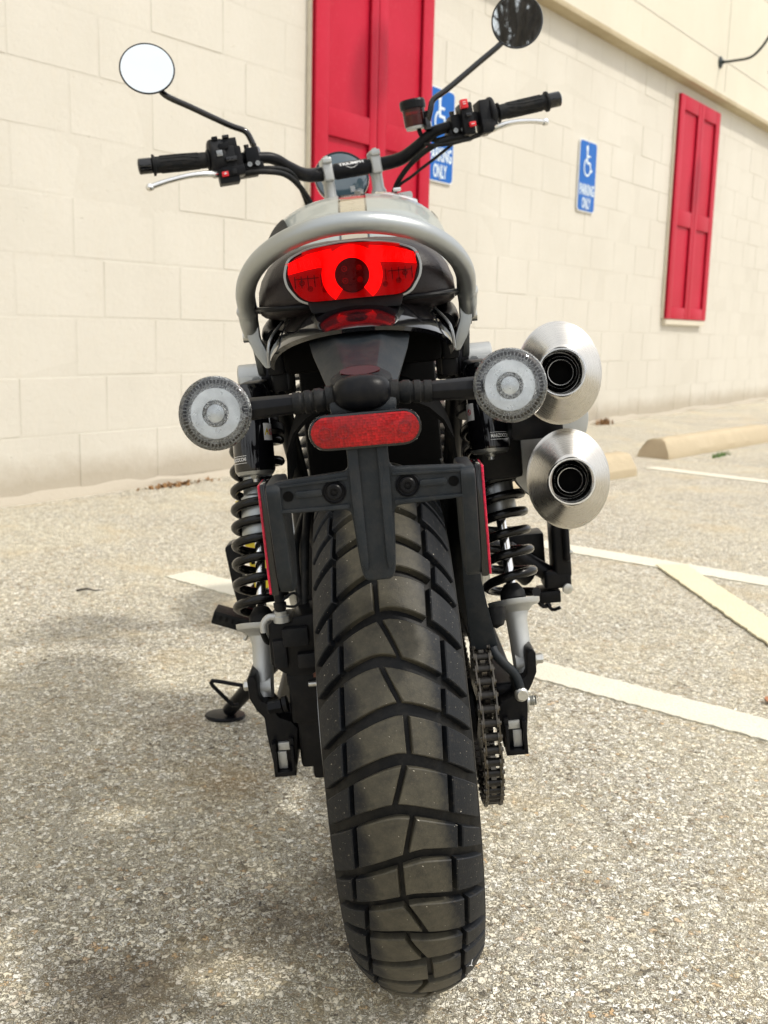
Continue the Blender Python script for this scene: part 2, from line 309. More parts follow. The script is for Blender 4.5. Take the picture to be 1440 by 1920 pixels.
# ------------------------------------------------------------------ mesh helpers
class G:
    def __init__(s): s.v = []; s.f = []; s.m = []; s.cur = 0
    def add(s, vs, fs):
        b = len(s.v); s.v += [tuple(p) for p in vs]; s.f += [tuple(i + b for i in f) for f in fs]; s.m += [s.cur] * len(fs); return s
    def mat(s, i): s.cur = i; return s
    def box(s, c, sz, rot=None):
        hx, hy, hz = [q / 2 for q in sz]; P = [Vector((x, y, z)) for x in (-hx, hx) for y in (-hy, hy) for z in (-hz, hz)]
        if rot is not None: P = [rot @ p for p in P]
        P = [p + Vector(c) for p in P]
        return s.add(P, [(0, 1, 3, 2), (4, 6, 7, 5), (0, 4, 5, 1), (2, 3, 7, 6), (0, 2, 6, 4), (1, 5, 7, 3)])
    def rings(s, rings, caps=(True, True), closed=True):
        n = len(rings[0]); vs = [p for r in rings for p in r]; fs = []
        for i in range(len(rings) - 1):
            for j in range(n if closed else n - 1):
                k = (j + 1) % n; fs.append((i * n + j, i * n + k, (i + 1) * n + k, (i + 1) * n + j))
        if caps[0]: fs.append(tuple(range(n - 1, -1, -1)))
        if caps[1]: fs.append(tuple((len(rings) - 1) * n + j for j in range(n)))
        return s.add(vs, fs)
    def tube(s, pts, r, seg=14, caps=True, sub=0):
        pts = [Vector(p) for p in pts]
        if sub: 
            rr = r if hasattr(r, '__len__') else [r] * len(pts)
            pts, r = smooth_path(pts, rr, sub)
        n = len(pts); rr = r if hasattr(r, '__len__') else [r] * n
        T = [(pts[min(i + 1, n - 1)] - pts[max(i - 1, 0)]).normalized() for i in range(n)]
        a = Vector((0, 0, 1)) if abs(T[0].z) < 0.9 else Vector((1, 0, 0))
        u = (a - T[0] * a.dot(T[0])).normalized(); rings = []
        for i in range(n):
            u = (u - T[i] * u.dot(T[i])).normalized(); w_ = T[i].cross(u)
            rings.append([pts[i] + (u * cos(2 * pi * k / seg) + w_ * sin(2 * pi * k / seg)) * rr[i] for k in range(seg)])
        return s.rings(rings, (caps, caps))
    def lathe(s, prof, o, ax, seg=40, sx=1.0, sz=1.0, upv=None, caps=(True, True)):
        # prof: (radius, distance along axis)
        ax = Vector(ax).normalized(); a = Vector(upv) if upv else (Vector((0, 0, 1)) if abs(ax.z) < 0.9 else Vector((0, 1, 0)))
        u = (a - ax * a.dot(ax)).normalized(); w_ = u.cross(ax)
        R_ = [[Vector(o) + ax * t + (w_ * cos(2 * pi * k / seg) * sx + u * sin(2 * pi * k / seg) * sz) * r for k in range(seg)] for r, t in prof]
        return s.rings(R_, caps)
    def prism(s, poly, y0, y1, fn=None):
        # poly in (x,z); extruded along y
        fn = fn or (lambda x, y, z: (x, y, z)); n = len(poly)
        A = [fn(x, y0, z) for x, z in poly]; B = [fn(x, y1, z) for x, z in poly]
        return s.add(A + B, [tuple(range(n)), tuple(range(2 * n - 1, n - 1, -1))] + [(i, i + n, (i + 1) % n + n, (i + 1) % n) for i in range(n)])
    def xf(s, fn): s.v = [tuple(fn(Vector(p))) for p in s.v]; return s
    def mesh(s, name, mats, bevel=0, seg=2, ang=38, smooth=True):
        me = bpy.data.meshes.new(name); me.from_pydata(s.v, [], s.f)
        for ma in mats: me.materials.append(M[ma] if isinstance(ma, str) else ma)
        if len(mats) > 1: me.polygons.foreach_set('material_index', s.m)
        bm = bmesh.new(); bm.from_mesh(me); bmesh.ops.recalc_face_normals(bm, faces=bm.faces)
        if bevel:
            ed = [e for e in bm.edges if len(e.link_faces) == 2 and e.calc_face_angle(0) > R(28)]
            try: bmesh.ops.bevel(bm, geom=ed, offset=bevel, segments=seg, profile=0.6, affect='EDGES', clamp_overlap=True)
            except Exception: pass
        bm.to_mesh(me); bm.free()
        if smooth:
            me.polygons.foreach_set('use_smooth', [True] * len(me.polygons)); me.set_sharp_from_angle(angle=R(ang))
        return me
    def build(s, name, mats, parent=None, bevel=0, seg=2, ang=38, smooth=True, origin=None):
        if not isinstance(mats, (list, tuple)): mats = [mats]
        if origin is not None:
            o_ = Vector(origin); s.v = [tuple(Vector(p) - o_) for p in s.v]
        ob = bpy.data.objects.new(name, s.mesh(name, mats, bevel, seg, ang, smooth)); col.objects.link(ob)
        if origin is not None: ob.location = origin
        if parent is not None:
            ob.parent = parent
            if origin is not None and parent.name in OFFS: ob.location = Vector(origin) - OFFS[parent.name]
            elif parent.name in OFFS: ob.location = -OFFS[parent.name]
        if origin is not None: OFFS[ob.name] = Vector(origin) 
        return ob
OFFS = {}
def smooth_path(P, rr, sub):
    out, ro = [], []
    for i in range(len(P) - 1):
        p0 = P[max(i - 1, 0)]; p1 = P[i]; p2 = P[i + 1]; p3 = P[min(i + 2, len(P) - 1)]
        for k in range(sub):
            t = k / sub
            out.append(0.5 * ((2 * p1) + (p2 - p0) * t + (2 * p0 - 5 * p1 + 4 * p2 - p3) * t * t + (3 * p1 - p0 - 3 * p2 + p3) * t ** 3))
            ro.append(rr[i] * (1 - t) + rr[i + 1] * t)
    out.append(P[-1]); ro.append(rr[-1]); return out, ro
def empty(name, loc=(0, 0, 0), rot=(0, 0, 0)):
    o = bpy.data.objects.new(name, None); o.empty_display_size = 0.1; o.location = loc; o.rotation_euler = rot; col.objects.link(o); return o
def tag(o, label, cat, group=None):
    o['label'] = label; o['category'] = cat
    if group: o['group'] = group
    return o
def structure(o): o['kind'] = 'structure'; return o
def dup(o, parent, name=None):
    c = o.copy(); 
    if name: c.name = name
    col.objects.link(c); c.parent = parent; return c
def text_g(txt, size, fn, sx=1.0, depth=0.0, align='CENTER', space=1.0, bold=0.0):
    cu = bpy.data.curves.new('lettering', 'FONT'); cu.body = txt; cu.size = size; cu.align_x = align; cu.align_y = 'CENTER'
    cu.extrude = depth; cu.space_character = space; cu.offset = bold; cu.resolution_u = 3
    ob = bpy.data.objects.new('lettering', cu); col.objects.link(ob)
    me = bpy.data.meshes.new_from_object(ob.evaluated_get(bpy.context.evaluated_depsgraph_get()))
    g = G(); g.add([fn(v.co.x * sx, v.co.y, v.co.z) for v in me.vertices], [tuple(p.vertices) for p in me.polygons])
    bpy.data.objects.remove(ob); bpy.data.curves.remove(cu); bpy.data.meshes.remove(me); return g

# ------------------------------------------------------------------ ground, wall frame
GZ = -0.010
K = (H - GZ) / 0.79
DV = Vector((0.586421, 0.810006, 0)); NV = Vector((0.810006, -0.586421, 0)); A0 = Vector((-1.649440 * K, 4.373361 * K, GZ))
WA = math.atan2(DV.y, DV.x)
def W(s, z, n=0.0):           # wall point: along, height, out of the wall (measured units)
    p = A0 + DV * (s * K) + NV * n; p.z = z * K + GZ; return p
g = G(); g.add([(-70, -60, GZ), (70, -60, GZ), (70, 80, GZ), (-70, 80, GZ)], [(0, 1, 2, 3)])
structure(g.build('asphalt_ground', 'ground', smooth=False))

bl = empty('building', W(0, 0), (0, 0, WA))
tag(bl, 'cream painted concrete block building wall with a projecting stucco upper band', 'building')
def Lw(s, z, n=0.0): return (s * K, -n, z * K)      # building-local
CH = 0.2608; BLN = 0.465; JT = 0.006
g = G(); g.box((10, 0.0965, 1.75), (34, 0.2, 3.7)); g.v = [(a, b - 0.0015, c_) for a, b, c_ in g.v]; g.build('mortar_backing', 'mortar', bl, smooth=False)
def block_mesh(wd, ht, sd_):
    rnd = random.Random(sd_); g = G(); x0, x1 = 0, wd; z0, z1 = 0, ht; e = 0.0035; d = 0.0062
    j = lambda: rnd.uniform(-0.0012, 0.0012)
    fr = [(x0 + e, -d + j(), z0 + e), (x1 - e, -d + j(), z0 + e), (x1 - e, -d + j(), z1 - e), (x0 + e, -d + j(), z1 - e)]
    md = [(x0 + .002, -d * .5, z0 + .002), (x1 - .002, -d * .5, z0 + .002), (x1 - .002, -d * .5, z1 - .002), (x0 + .002, -d * .5, z1 - .002)]
    bk = [(x0, .012, z0), (x1, .012, z0), (x1, .012, z1), (x0, .012, z1)]
    fs = [(0, 1, 2, 3)]
    for a, b in ((0, 4), (4, 8)):
        for i in range(4): k = (i + 1) % 4; fs.append((a + i, b + i, b + k, a + k))
    g.add(fr + md + bk, fs); return g.mesh('concrete_block', ['block'], smooth=False)
BM = [block_mesh(BLN * K - JT, CH * K - JT, i) for i in range(8)]
cand = []
for r_ in range(0, 13):
    zlo = 0.026 + CH * r_ if r_ else 0.03
    off = (0.11 if r_ % 2 == 1 else 0.413) - BLN * 6
    for i in range(0, 60):
        s0 = off + BLN * i; cand.append((s0, zlo, r_))
cand.sort(key=lambda q: (W(q[0] + .2, q[1] + .1) - Vector((0.3, 0, 0.8))).length + (3.0 if q[0] < -0.5 else 0))
rest = G(); nb = 0
for s0, zlo, r_ in cand:
    if zlo > 3.15: continue
    if s0 < -8 or s0 > 22: continue
    loc = Vector(Lw(s0, zlo)) + Vector((JT / 2, random.uniform(-0.0012, 0.0012), JT / 2))
    if nb < 298:
        o = bpy.data.objects.new('concrete_block', BM[random.randrange(8)]); col.objects.link(o); o.parent = bl; o.location = loc
        o.rotation_euler = (random.uniform(-.0025, .0025), random.uniform(-.003, .003), random.uniform(-.0022, .0022)); nb += 1
    else:
        me = BM[random.randrange(8)]
        rest.add([tuple(v.co + loc) for v in me.vertices], [tuple(p.vertices) for p in me.polygons])
o = rest.build('far_concrete_blocks', 'block', bl, smooth=False); o['kind'] = 'stuff'
# hardened paint / footing at the foot of the wall
g = G(); rnd = random.Random(3)
tops = []
for i in range(281):
    x = -6 + i * 0.1; tops.append((x, 0.028 + rnd.uniform(-0.006, 0.01) + 0.012 * sin(x * 3.1)))
vs_ = []
for x, h in tops: vs_ += [(x, -0.035 - 0.01 * sin(x * 5), -0.005), (x, -0.022, h * 0.8), (x, 0.0, h + 0.012)]
fs_ = [(3 * i + a, 3 * i + a + 3, 3 * i + a + 4, 3 * i + a + 1) for i in range(280) for a in (0, 1)]
g.add(vs_, fs_); g.build('footing', 'mortar', bl)
# upper band
zb = 3.185
g = G(); g.box((10, 0.0, (zb * K + 2.2 / 2)), (34, 0.24, 2.2)); g.build('stucco_band', 'stucco', bl, smooth=False)
g = G(); g.box((10, -0.004, zb * K - 0.012), (34, 0.255, 0.042)); g.build('ledge_board', 'ledge', bl, bevel=0.004)
for a, zz in enumerate((zb * K + 0.34, zb * K + 1.2)):
    g = G(); g.box((10, -0.121, zz), (34, 0.006, 0.008)); g.build('band_joint', 'mortar', bl, smooth=False)
for i in range(7):
    g = G(); g.box((-2.4 + i * 3.62, -0.121, zb * K + 1.1), (0.006, 0.006, 2.1)); g.build('band_joint', 'mortar', bl, smooth=False)

# shutters
def shutter(s0, s1, z0, z1, label):
    t = empty('shutter', W(s0, z0), (0, 0, WA)); tag(t, label, 'shutter', 'red shutters on the block wall')
    Wd = (s1 - s0) * K; Hh = (z1 - z0) * K
    g = G(); g.box((Wd / 2, -0.022, Hh / 2), (Wd + 0.012, 0.03, Hh)); g.build('frame', 'cream_trim', t, bevel=0.002)
    g = G(); g.box((Wd / 2 + 0.01, -0.030, -0.03), (Wd - 0.02, 0.05, 0.055)); g.build('sill', 'cream_trim', t, bevel=0.003)
    hw = Wd / 2
    for k in range(2):
        x0 = k * hw + 0.003; x1 = (k + 1) * hw - 0.003; y0, y1 = -0.037, -0.066
        o_ = 0.115 if k == 0 else 0.085; i_ = 0.07 if k == 0 else 0.115
        g = G(); g.box(((x0 + x1) / 2, -0.0405, Hh / 2), (x1 - x0, 0.007, Hh)); lf = g.build('leaf', 'red_paint', t, smooth=False)
        zs = [0, 0.115, 0.895 * K, 1.045 * K, Hh - 0.13, Hh]
        g = G(); f_ = lambda a, b, c, d: g.box(((a + b) / 2, (y0 + y1) / 2 - 0.008, (c + d) / 2), (b - a, y0 - y1 - 0.014, d - c))
        for a, b in ((x0, x0 + o_), (x1 - i_, x1)): 
            g = G(); f_(a, b, 0, Hh); g.build('stile', 'red_paint', lf, bevel=0.004)
        for c, d in ((zs[0], zs[1]), (zs[2], zs[3]), (zs[4], zs[5])):
            g = G(); f_(x0 + o_ + .001, x1 - i_ - .001, c, d); g.v = [(a, b + 0.0012, c_) for a, b, c_ in g.v]; g.build('rail', 'red_paint', lf, bevel=0.004)
    return t
shutter(1.992, 3.137, 0.955, 3.04, 'large red double-leaf wooden shutter directly behind the motorcycle handlebars')
shutter(7.34, 8.46, 0.955, 3.045, 'red double-leaf wooden shutter further along the wall, right of the blue signs')

# signs
def rrect(w_, h_, r, n=6):
    P = []
    for cx, cy, a0 in ((w_ / 2 - r, h_ / 2 - r, 0), (-w_ / 2 + r, h_ / 2 - r, 90), (-w_ / 2 + r, -h_ / 2 + r, 180), (w_ / 2 - r, -h_ / 2 + r, 270)):
        for k in range(n + 1): a = R(a0 + 90 * k / n); P.append((cx + r * cos(a), cy + r * sin(a)))
    return P
def ribbon(g, pts, w_, y):
    n = len(pts)
    for i in range(n - 1):
        a = Vector(pts[i] + (0,)); b = Vector(pts[i + 1] + (0,)); d = (b - a).normalized(); q = Vector((-d.y, d.x, 0)) * w_ / 2; e = d * w_ * 0.35
        P = [a - e + q, a - e - q, b + e - q, b + e + q]; g.add([(p.x, y - 0.00006 * i, p.y) for p in P], [(0, 1, 2, 3)])
def sign(s0, s1, z0, z1, label):
    t = empty('parking_sign', W((s0 + s1) / 2, (z0 + z1) / 2), (0, 0, WA)); tag(t, label, 'sign', 'blue accessible parking signs')
    w_ = (s1 - s0) * K; h_ = (z1 - z0) * K
    g = G(); g.prism(rrect(w_, h_, 0.035), -0.022, -0.010); g.build('sign_plate', 'sign_back', t, ang=30)
    g = G(); P = rrect(w_ - 0.016, h_ - 0.016, 0.030); g.add([(x, -0.0235, z) for x, z in P], [tuple(range(len(P)))]); g.build('blue_face', 'sign_blue', t, smooth=False)
    y = -0.0250; g = G()
    hx, hz = -0.025, h_ / 2 - 0.062; n = 18
    g.add([(hx + 0.019 * cos(2 * pi * k / n), y, hz + 0.024 * sin(2 * pi * k / n)) for k in range(n)], [tuple(range(n))])
    ribbon(g, [(hx + 0.002, hz - 0.03), (hx + 0.006, hz - 0.115)], 0.024, y)
    ribbon(g, [(hx + 0.006, hz - 0.062), (hx + 0.055, hz - 0.062)], 0.016, y - .0004)
    ribbon(g, [(hx + 0.004, hz - 0.112), (hx + 0.058, hz - 0.116), (hx + 0.078, hz - 0.178), (hx + 0.098, hz - 0.170)], 0.019, y - .0008)
    cx, cz, rr = hx + 0.010, hz - 0.150, 0.060
    ribbon(g, [(cx + rr * cos(R(a)), cz + rr * sin(R(a)) * 1.1) for a in range(118, 352, 13)], 0.015, y - .0012)
    g.build('wheelchair_symbol', 'sign_white', t, smooth=False)
    fn = lambda zc: (lambda x, yy, z: (x, y - z, yy + zc))
    text_g('PARKING', 0.122, fn(-h_ / 2 + 0.172), sx=0.545, bold=0.003).build('lettering', 'sign_white', t, smooth=False)
    text_g('ONLY', 0.118, fn(-h_ / 2 + 0.066), sx=0.50, bold=0.003).build('lettering', 'sign_white', t, smooth=False)
    g = G()
    for q in (-1, 1): g.lathe([(0.006, 0), (0.006, 0.003), (0.003, 0.005)], (0.0, -0.024, q * (h_ / 2 - 0.022)), (0, -1, 0), 10)
    g.build('screw', 'bolt', t)
    return t
sign(3.150, 3.472, 1.742, 2.325, 'blue accessible PARKING ONLY sign half hidden behind the right handlebar, beside the large red shutter')
sign(5.345, 5.668, 1.775, 2.335, 'blue accessible PARKING ONLY sign fully in view on bare wall between the two red shutters')

# gooseneck lamps
def wall_lamp(s, z, label):
    t = empty('wall_lamp', W(s, z, 0.122), (0, 0, WA)); tag(t, label, 'wall lamp', 'gooseneck lamps over the shutters')
    g = G(); g.lathe([(0.058, 0), (0.058, 0.006), (0.045, 0.016), (0.018, 0.022), (0.018, 0.045), (0.012, 0.05)], (0, 0, 0), (0, -1, 0), 28); g.build('wall_rose', 'lamp_metal', t)
    g = G(); g.tube([(0, -0.03, 0), (0, -0.15, 0.0), (0, -0.30, 0.012), (0, -0.40, 0.09), (0, -0.50, 0.22), (0, -0.60, 0.24), (0, -0.66, 0.15), (0, -0.665, 0.03)], 0.0125, 12, sub=6); g.build('gooseneck', 'lamp_metal', t)
    g = G(); g.lathe([(0.02, 0.05), (0.032, 0.03), (0.035, -0.02), (0.06, -0.05), (0.13, -0.085), (0.165, -0.13), (0.172, -0.165), (0.168, -0.165), (0.160, -0.13), (0.12, -0.09), (0.03, -0.06)], (0, -0.665, 0), (0, 0, 1), 36, caps=(True, True)); g.build('shade', 'lamp_metal', t)
    g = G(); g.lathe([(0.002, -0.15), (0.028, -0.135), (0.034, -0.11), (0.02, -0.075), (0.015, -0.06)], (0, -0.665, 0), (0, 0, 1), 16); g.build('bulb', 'white_print', t)
    return t
wall_lamp(8.16, 3.474, 'dark gooseneck wall lamp above the far red shutter')
wall_lamp(2.76, 3.474, 'dark gooseneck wall lamp high above the large red shutter behind the motorcycle')

# parking lines: sheets 4 mm proud
def line(name, pts, w_, mat_, lab=None, jit=0.0035):
    rnd = random.Random(len(pts) + int(w_ * 1e4)); P = []
    L = []
    for i in range(len(pts) - 1):
        a = Vector(pts[i]); b = Vector(pts[i + 1]); n = max(2, int((b - a).length / 0.012))
        for k in range(n + (i == len(pts) - 2)): L.append(a.lerp(b, k / n))
    vs_ = []
    for i, p in enumerate(L):
        d = (L[min(i + 1, len(L) - 1)] - L[max(i - 1, 0)]).normalized(); q = Vector((-d.y, d.x))
        e0, e1 = rnd.uniform(-jit, jit), rnd.uniform(-jit, jit)
        for sgn, e in ((-1, e0), (1, e1)): c = p + q * sgn * (w_ / 2 + e); vs_.append((c.x, c.y, GZ + 0.004))
    n = len(L); lo_ = [(a, b, GZ - 0.001) for a, b, c_ in vs_]
    g = G(); g.add(vs_ + lo_, [(2 * i, 2 * i + 1, 2 * i + 3, 2 * i + 2) for i in range(n - 1)] + [(2 * i, 2 * i + 2, 2 * n + 2 * i + 2, 2 * n + 2 * i) for i in range(n - 1)] + [(2 * i + 1, 2 * n + 2 * i + 1, 2 * n + 2 * i + 3, 2 * i + 3) for i in range(n - 1)])
    return structure(g.build(name, mat_, smooth=False))
line('parking_line', [(-0.66, 3.27), (0.38, 2.385), (0.805, 2.03), (2.6, 0.55)], 0.118, 'line_white')
line('parking_line', [(0.10, 4.297), (0.525, 3.955), (1.29, 3.345), (4.0, 1.18)], 0.125, 'line_white')
line('parking_line', [(1.62, 6.30), (2.16, 5.78), (5.2, 3.0)], 0.12, 'line_white')
o = line('hatch_line', [(1.015, 3.56), (1.065, 2.78), (1.14, 1.74)], 0.112, 'line_yellow'); o.location.z = 0.004

# wheel stops
def wheel_stop(a, b, label, broken=0):
    a = Vector(a); b = Vector(b); d = (b - a); L = d.length; ang = math.atan2(d.y, d.x)
    rnd = random.Random(int(L * 100)); prof = [(-0.115, 0), (-0.108, 0.045), (-0.058, 0.118), (-0.035, 0.128), (0.035, 0.128), (0.058, 0.118), (0.108, 0.045), (0.115, 0)]
    n = 26; rings = []
    for i in range(n + 1):
        x = L * i / n; rings.append([Vector((x + (rnd.uniform(-.02, .02) if i in (0, n) else 0) - (0.09 * (q[1] / .128) if i == n and broken else 0) + (0.05 * (q[1] / .128) if i == 0 else 0), q[0] + rnd.uniform(-.003, .003), q[1] + rnd.uniform(-.003, .003))) for q in prof])
    g = G(); g.rings(rings)
    o = g.build('wheel_stop', 'stop', bevel=0.006, ang=25); o.location = (a.x, a.y, GZ - 0.002); o.rotation_euler = (0, 0, ang)
    return tag(o, label, 'wheel stop', 'concrete wheel stops')
wheel_stop((1.76, 6.80), (2.97, 8.20), 'long tan concrete wheel stop with a broken rough end, right of the silencers')
wheel_stop((0.15, 4.72), (1.38, 6.00), 'tan concrete wheel stop mostly hidden behind the lower silencer')
g = G(); rnd = random.Random(5)
for i in range(70):
    x = 2.26 + rnd.gauss(0, 0.05); y = 6.98 + (x - 2.26) * 1.25 + rnd.gauss(0, 0.02); a = rnd.uniform(0, 6.28); h = rnd.uniform(0.015, 0.04)
    dx, dy = cos(a) * .004, sin(a) * .004
    g.add([(x - dx, y - dy, GZ), (x + dx, y + dy, GZ), (x + rnd.uniform(-.02, .02), y + rnd.uniform(-.02, .02), GZ + h)], [(0, 1, 2)])
o = g.build('grass_tuft', 'grass', smooth=False); tag(o, 'small green grass tuft at the foot of the long wheel stop', 'grass')
def weeds(s, n_, spread, h, label, name='weed_clump', mat_='debris'):
    rnd = random.Random(int(s * 100)); g = G(); c0 = W(s, 0, 0.06)
    for i in range(n_):
        p = c0 + DV * rnd.gauss(0, spread) + NV * abs(rnd.gauss(0, 0.03)); p.z = GZ; a = rnd.uniform(0, 6.28)
        t_ = p + Vector((cos(a) * .02, sin(a) * .02, rnd.uniform(0.2, 1) * h)); q = Vector((-sin(a), cos(a), 0)) * rnd.uniform(.003, .009)
        mdl = p.lerp(t_, .5) + Vector((0, 0, h * .2))
        g.add([p - q, p + q, mdl + q, mdl - q, t_], [(0, 1, 2, 3), (3, 2, 4)])
    o = g.build(name, mat_, smooth=False, origin=tuple(c0)); o['kind'] = 'stuff'; tag(o, label, 'weeds'); return o
weeds(0.93, 120, 0.10, 0.022, 'rust brown leaf litter at the wall foot, left of the motorcycle')
weeds(5.30, 70, 0.035, 0.13, 'small dry weed growing from the wall foot right of the upper silencer')
weeds(6.0, 60, 0.06, 0.07, 'low dry weed at the wall foot a little further right')

def leaf(x, y, a, s_, label, mat_='leaf_brown'):
    g = G(); n = 9; pts = []
    for i in range(n):
        t = i / (n - 1); wv = 0.32 * sin(pi * t) ** 0.7 * s_ * (1 + .25 * (i % 2)); pts.append(((t - .5) * s_, wv, 0.25 * s_ * (t - .5) ** 2 + 0.10 * s_))
    vs_ = []
    for px_, wv, pz in pts: vs_ += [(px_, -wv, pz), (px_, 0, pz - .05 * s_), (px_, wv, pz + .03 * s_)]
    g.add(vs_, [(3 * i + k, 3 * i + k + 1, 3 * i + k + 4, 3 * i + k + 3) for i in range(n - 1) for k in (0, 1)])
    o = g.build('dead_leaf', mat_); o.location = (x, y, GZ); o.rotation_euler = (0.2, 0.1, a); tag(o, label, 'leaf'); return o
leaf(0.875, 2.20, 0.5, 0.05, 'curled brown leaf on the asphalt at the right picture edge')
leaf(-0.335, 1.0, 1.2, 0.018, 'tiny tan leaf fragment on the asphalt near the lower left')
def twig(x, y, a, L, label):
    g = G(); g.tube([(0, 0, .004), (L * .4, .006, .008), (L * .7, -.004, .005), (L, .01, .004)], [.003, .003, .002, .001], 6)
    o = g.build('twig', 'bark'); o.location = (x, y, GZ); o.rotation_euler = (0, 0, a); tag(o, label, 'twig')
twig(-0.92, 3.02, 0.1, 0.08, 'small dark twig on the asphalt left of the motorcycle')

# loose stones on the aggregate, near the camera
rnd = random.Random(11)
for mi, (nm, cc) in enumerate((('loose_gravel', 'ground'),)):
    g = G()
    for i in range(2600):
        y = 0.75 + 2.6 * rnd.random() ** 1.6; x = rnd.uniform(-1, 1) * (0.25 + 0.42 * y); s_ = rnd.uniform(.0014, .0042) * (1 + (rnd.random() < .04) * 0.7)
        P = []
        for k in range(5): a = 2 * pi * k / 5 + rnd.uniform(-.3, .3); P.append((x + cos(a) * s_, y + sin(a) * s_ * rnd.uniform(.6, 1), GZ - .0004))
        Q = [(x + (p[0] - x) * .62, y + (p[1] - y) * .62, GZ + s_ * rnd.uniform(.35, .7)) for p in P]
        g.add(P + Q, [(k, (k + 1) % 5, (k + 1) % 5 + 5, k + 5) for k in range(5)] + [(5, 6, 7, 8, 9)])
    o = g.build(nm, cc, smooth=False); o['kind'] = 'stuff'; tag(o, 'loose grit and small stones scattered over the asphalt', 'gravel')

# bare trees behind the camera (seen in the right mirror and the polished steel)
def tree(x, y, h, sd_, label, rf=.02):
    rnd = random.Random(sd_); tr = G(); cr = G()
    def grow(p, d, L, r, lv):
        n = 4 if lv else 6; pts = [p]; q = p.copy()
        for i in range(n):
            d = (d + Vector((rnd.gauss(0, .1), rnd.gauss(0, .1), rnd.gauss(0, .05) + (.05 if lv else 0)))).normalized(); q = q + d * L / n; pts.append(q.copy())
        (tr if lv == 0 else cr).tube(pts, [r * (1 - .55 * i / n) for i in range(n + 1)], 6 if lv < 2 else 4 if lv < 3 else 3, caps=False)
        if lv >= 4: return
        for k in range(10 if lv == 0 else 5 if lv < 3 else 4):
            i = rnd.randrange(1 if lv else 2, n + 1); a = rnd.uniform(0, 2 * pi); sp = rnd.uniform(.45, 1.0)
            dd = (d + Vector((cos(a) * sp, sin(a) * sp, rnd.uniform(-.1, .5)))).normalized()
            grow(pts[i], dd, L * rnd.uniform(.42, .62), r * (1 - .55 * i / n) * .55, lv + 1)
    grow(Vector((0, 0, 0)), Vector((0, 0, 1)), h * .62, h * rf, 0)
    t = empty('bare_tree', (x, y, GZ)); tag(t, label, 'tree', 'bare trees behind the viewer')
    tr.build('trunk', 'bark', t); cr.build('crown', 'bark', t)
trees = [(0.72, -15.0, 6.5, .020, 'dark thick bare tree, the nearest in the right mirror'), (1.05, -17.0, 6.0, .012, 'slender bare tree just right of the thick trunk in the right mirror'),
         (0.55, -20.0, 7.0, .014, 'slender bare tree left of the thick trunk in the right mirror'),
         (0.95, -26.0, 9.0, .018, 'bare tree in the third row, filling the middle of the right mirror'), 
         (0.30, -28.0, 9.5, .020, 'bare tree farthest back on the left side of the right mirror'), (5.5, -16.0, 9.0, .022, 'bare tree standing apart to the right behind the viewer'),
         (9.5, -14.0, 10.0, .024, 'large bare tree at the right end of the row behind the viewer'), (-4.0, -17.0, 6.0, .022, 'low bare tree at the left end of the row behind the viewer')]
for i, (x, y, h, rf, lab) in enumerate(trees): tree(x, y, h, 20 + i, lab, rf)
# unseen wood edge, added to put dark bands into the reflections
rnd = random.Random(9); src = [o for o in bpy.data.objects if o.name.startswith('bare_tree') and o.type == 'EMPTY'][-3:]
for i in range(26):
    a = R(-158 + 140 * i / 25 + rnd.uniform(-2, 2)); d = rnd.uniform(26, 40); x = d * cos(a); y = d * sin(a)
    if abs(x - 1.0) < 5.5: continue
    q = src[i % 3]; c = q.copy(); c.name = 'added_wood_tree'; col.objects.link(c); c.location = (x, y, GZ); c.rotation_euler = (0, 0, rnd.uniform(0, 6)); s_ = rnd.uniform(.8, 1.25); c.scale = (s_, s_, s_)
    c['label'] = 'unseen bare tree added far behind the viewer to darken reflections'; c['group'] = 'added trees of the wood edge'; c['category'] = 'tree'
    for ch in list(q.children): e = ch.copy(); col.objects.link(e); e.parent = c
# ================================================================== the motorcycle (bike-local: x right, y forward, z up, rear axle at y=0)
MB = empty('motorcycle', (0.06, 1.24, 0), (0, R(-6.72), R(0.8)))
tag(MB, 'grey and black motorcycle seen from behind, leaning on its side stand, twin silencers right', 'motorcycle')
V = Vector
SU = V((0, -sin(R(26)), cos(R(26)))); SO = V((0, 1.64, 0))
def steer(q):
    v = V(q) - SO; d = R(12.4)
    return SO + v * cos(d) + SU.cross(v) * sin(d) + SU * SU.dot(v) * (1 - cos(d))
AX = V((0, 0, 0.312)); TR = 0.322; RC = 0.084; RCC = TR - RC

# ---- rear wheel
g = G()
prof = [(0.196, -0.050), (0.222, -0.056), (0.226, -0.052), (0.212, -0.046), (0.200, -0.02), (0.200, 0.02), (0.212, 0.046), (0.226, 0.052), (0.222, 0.056), (0.196, 0.050), (0.188, 0.02), (0.188, -0.02)]
g.lathe(prof + prof[:1], AX, (1, 0, 0), 64, caps=(False, False))
RW = g.build('rear_wheel', 'black_satin', MB, origin=AX)
g = G(); g.lathe([(0.015, -0.10), (0.03, -0.095), (0.034, -0.06), (0.055, -0.052), (0.055, -0.044), (0.03, -0.035), (0.03, 0.035), (0.055, 0.044), (0.055, 0.052), (0.04, 0.06), (0.04, 0.095), (0.015, 0.10)], AX, (1, 0, 0), 32); g.build('hub', 'black_satin', RW)
sp0 = None
for i in range(32):
    a = 2 * pi * i / 32; s_ = 1 if i % 2 else -1; b = a + (0.35 if (i // 2) % 2 else -0.35)
    g = G(); g.tube([AX + V((s_ * .048, .052 * sin(a), .052 * cos(a))), AX + V((s_ * .012, .192 * sin(b), .192 * cos(b)))], .0022, 6); g.build('spoke', 'dark_silver', RW)
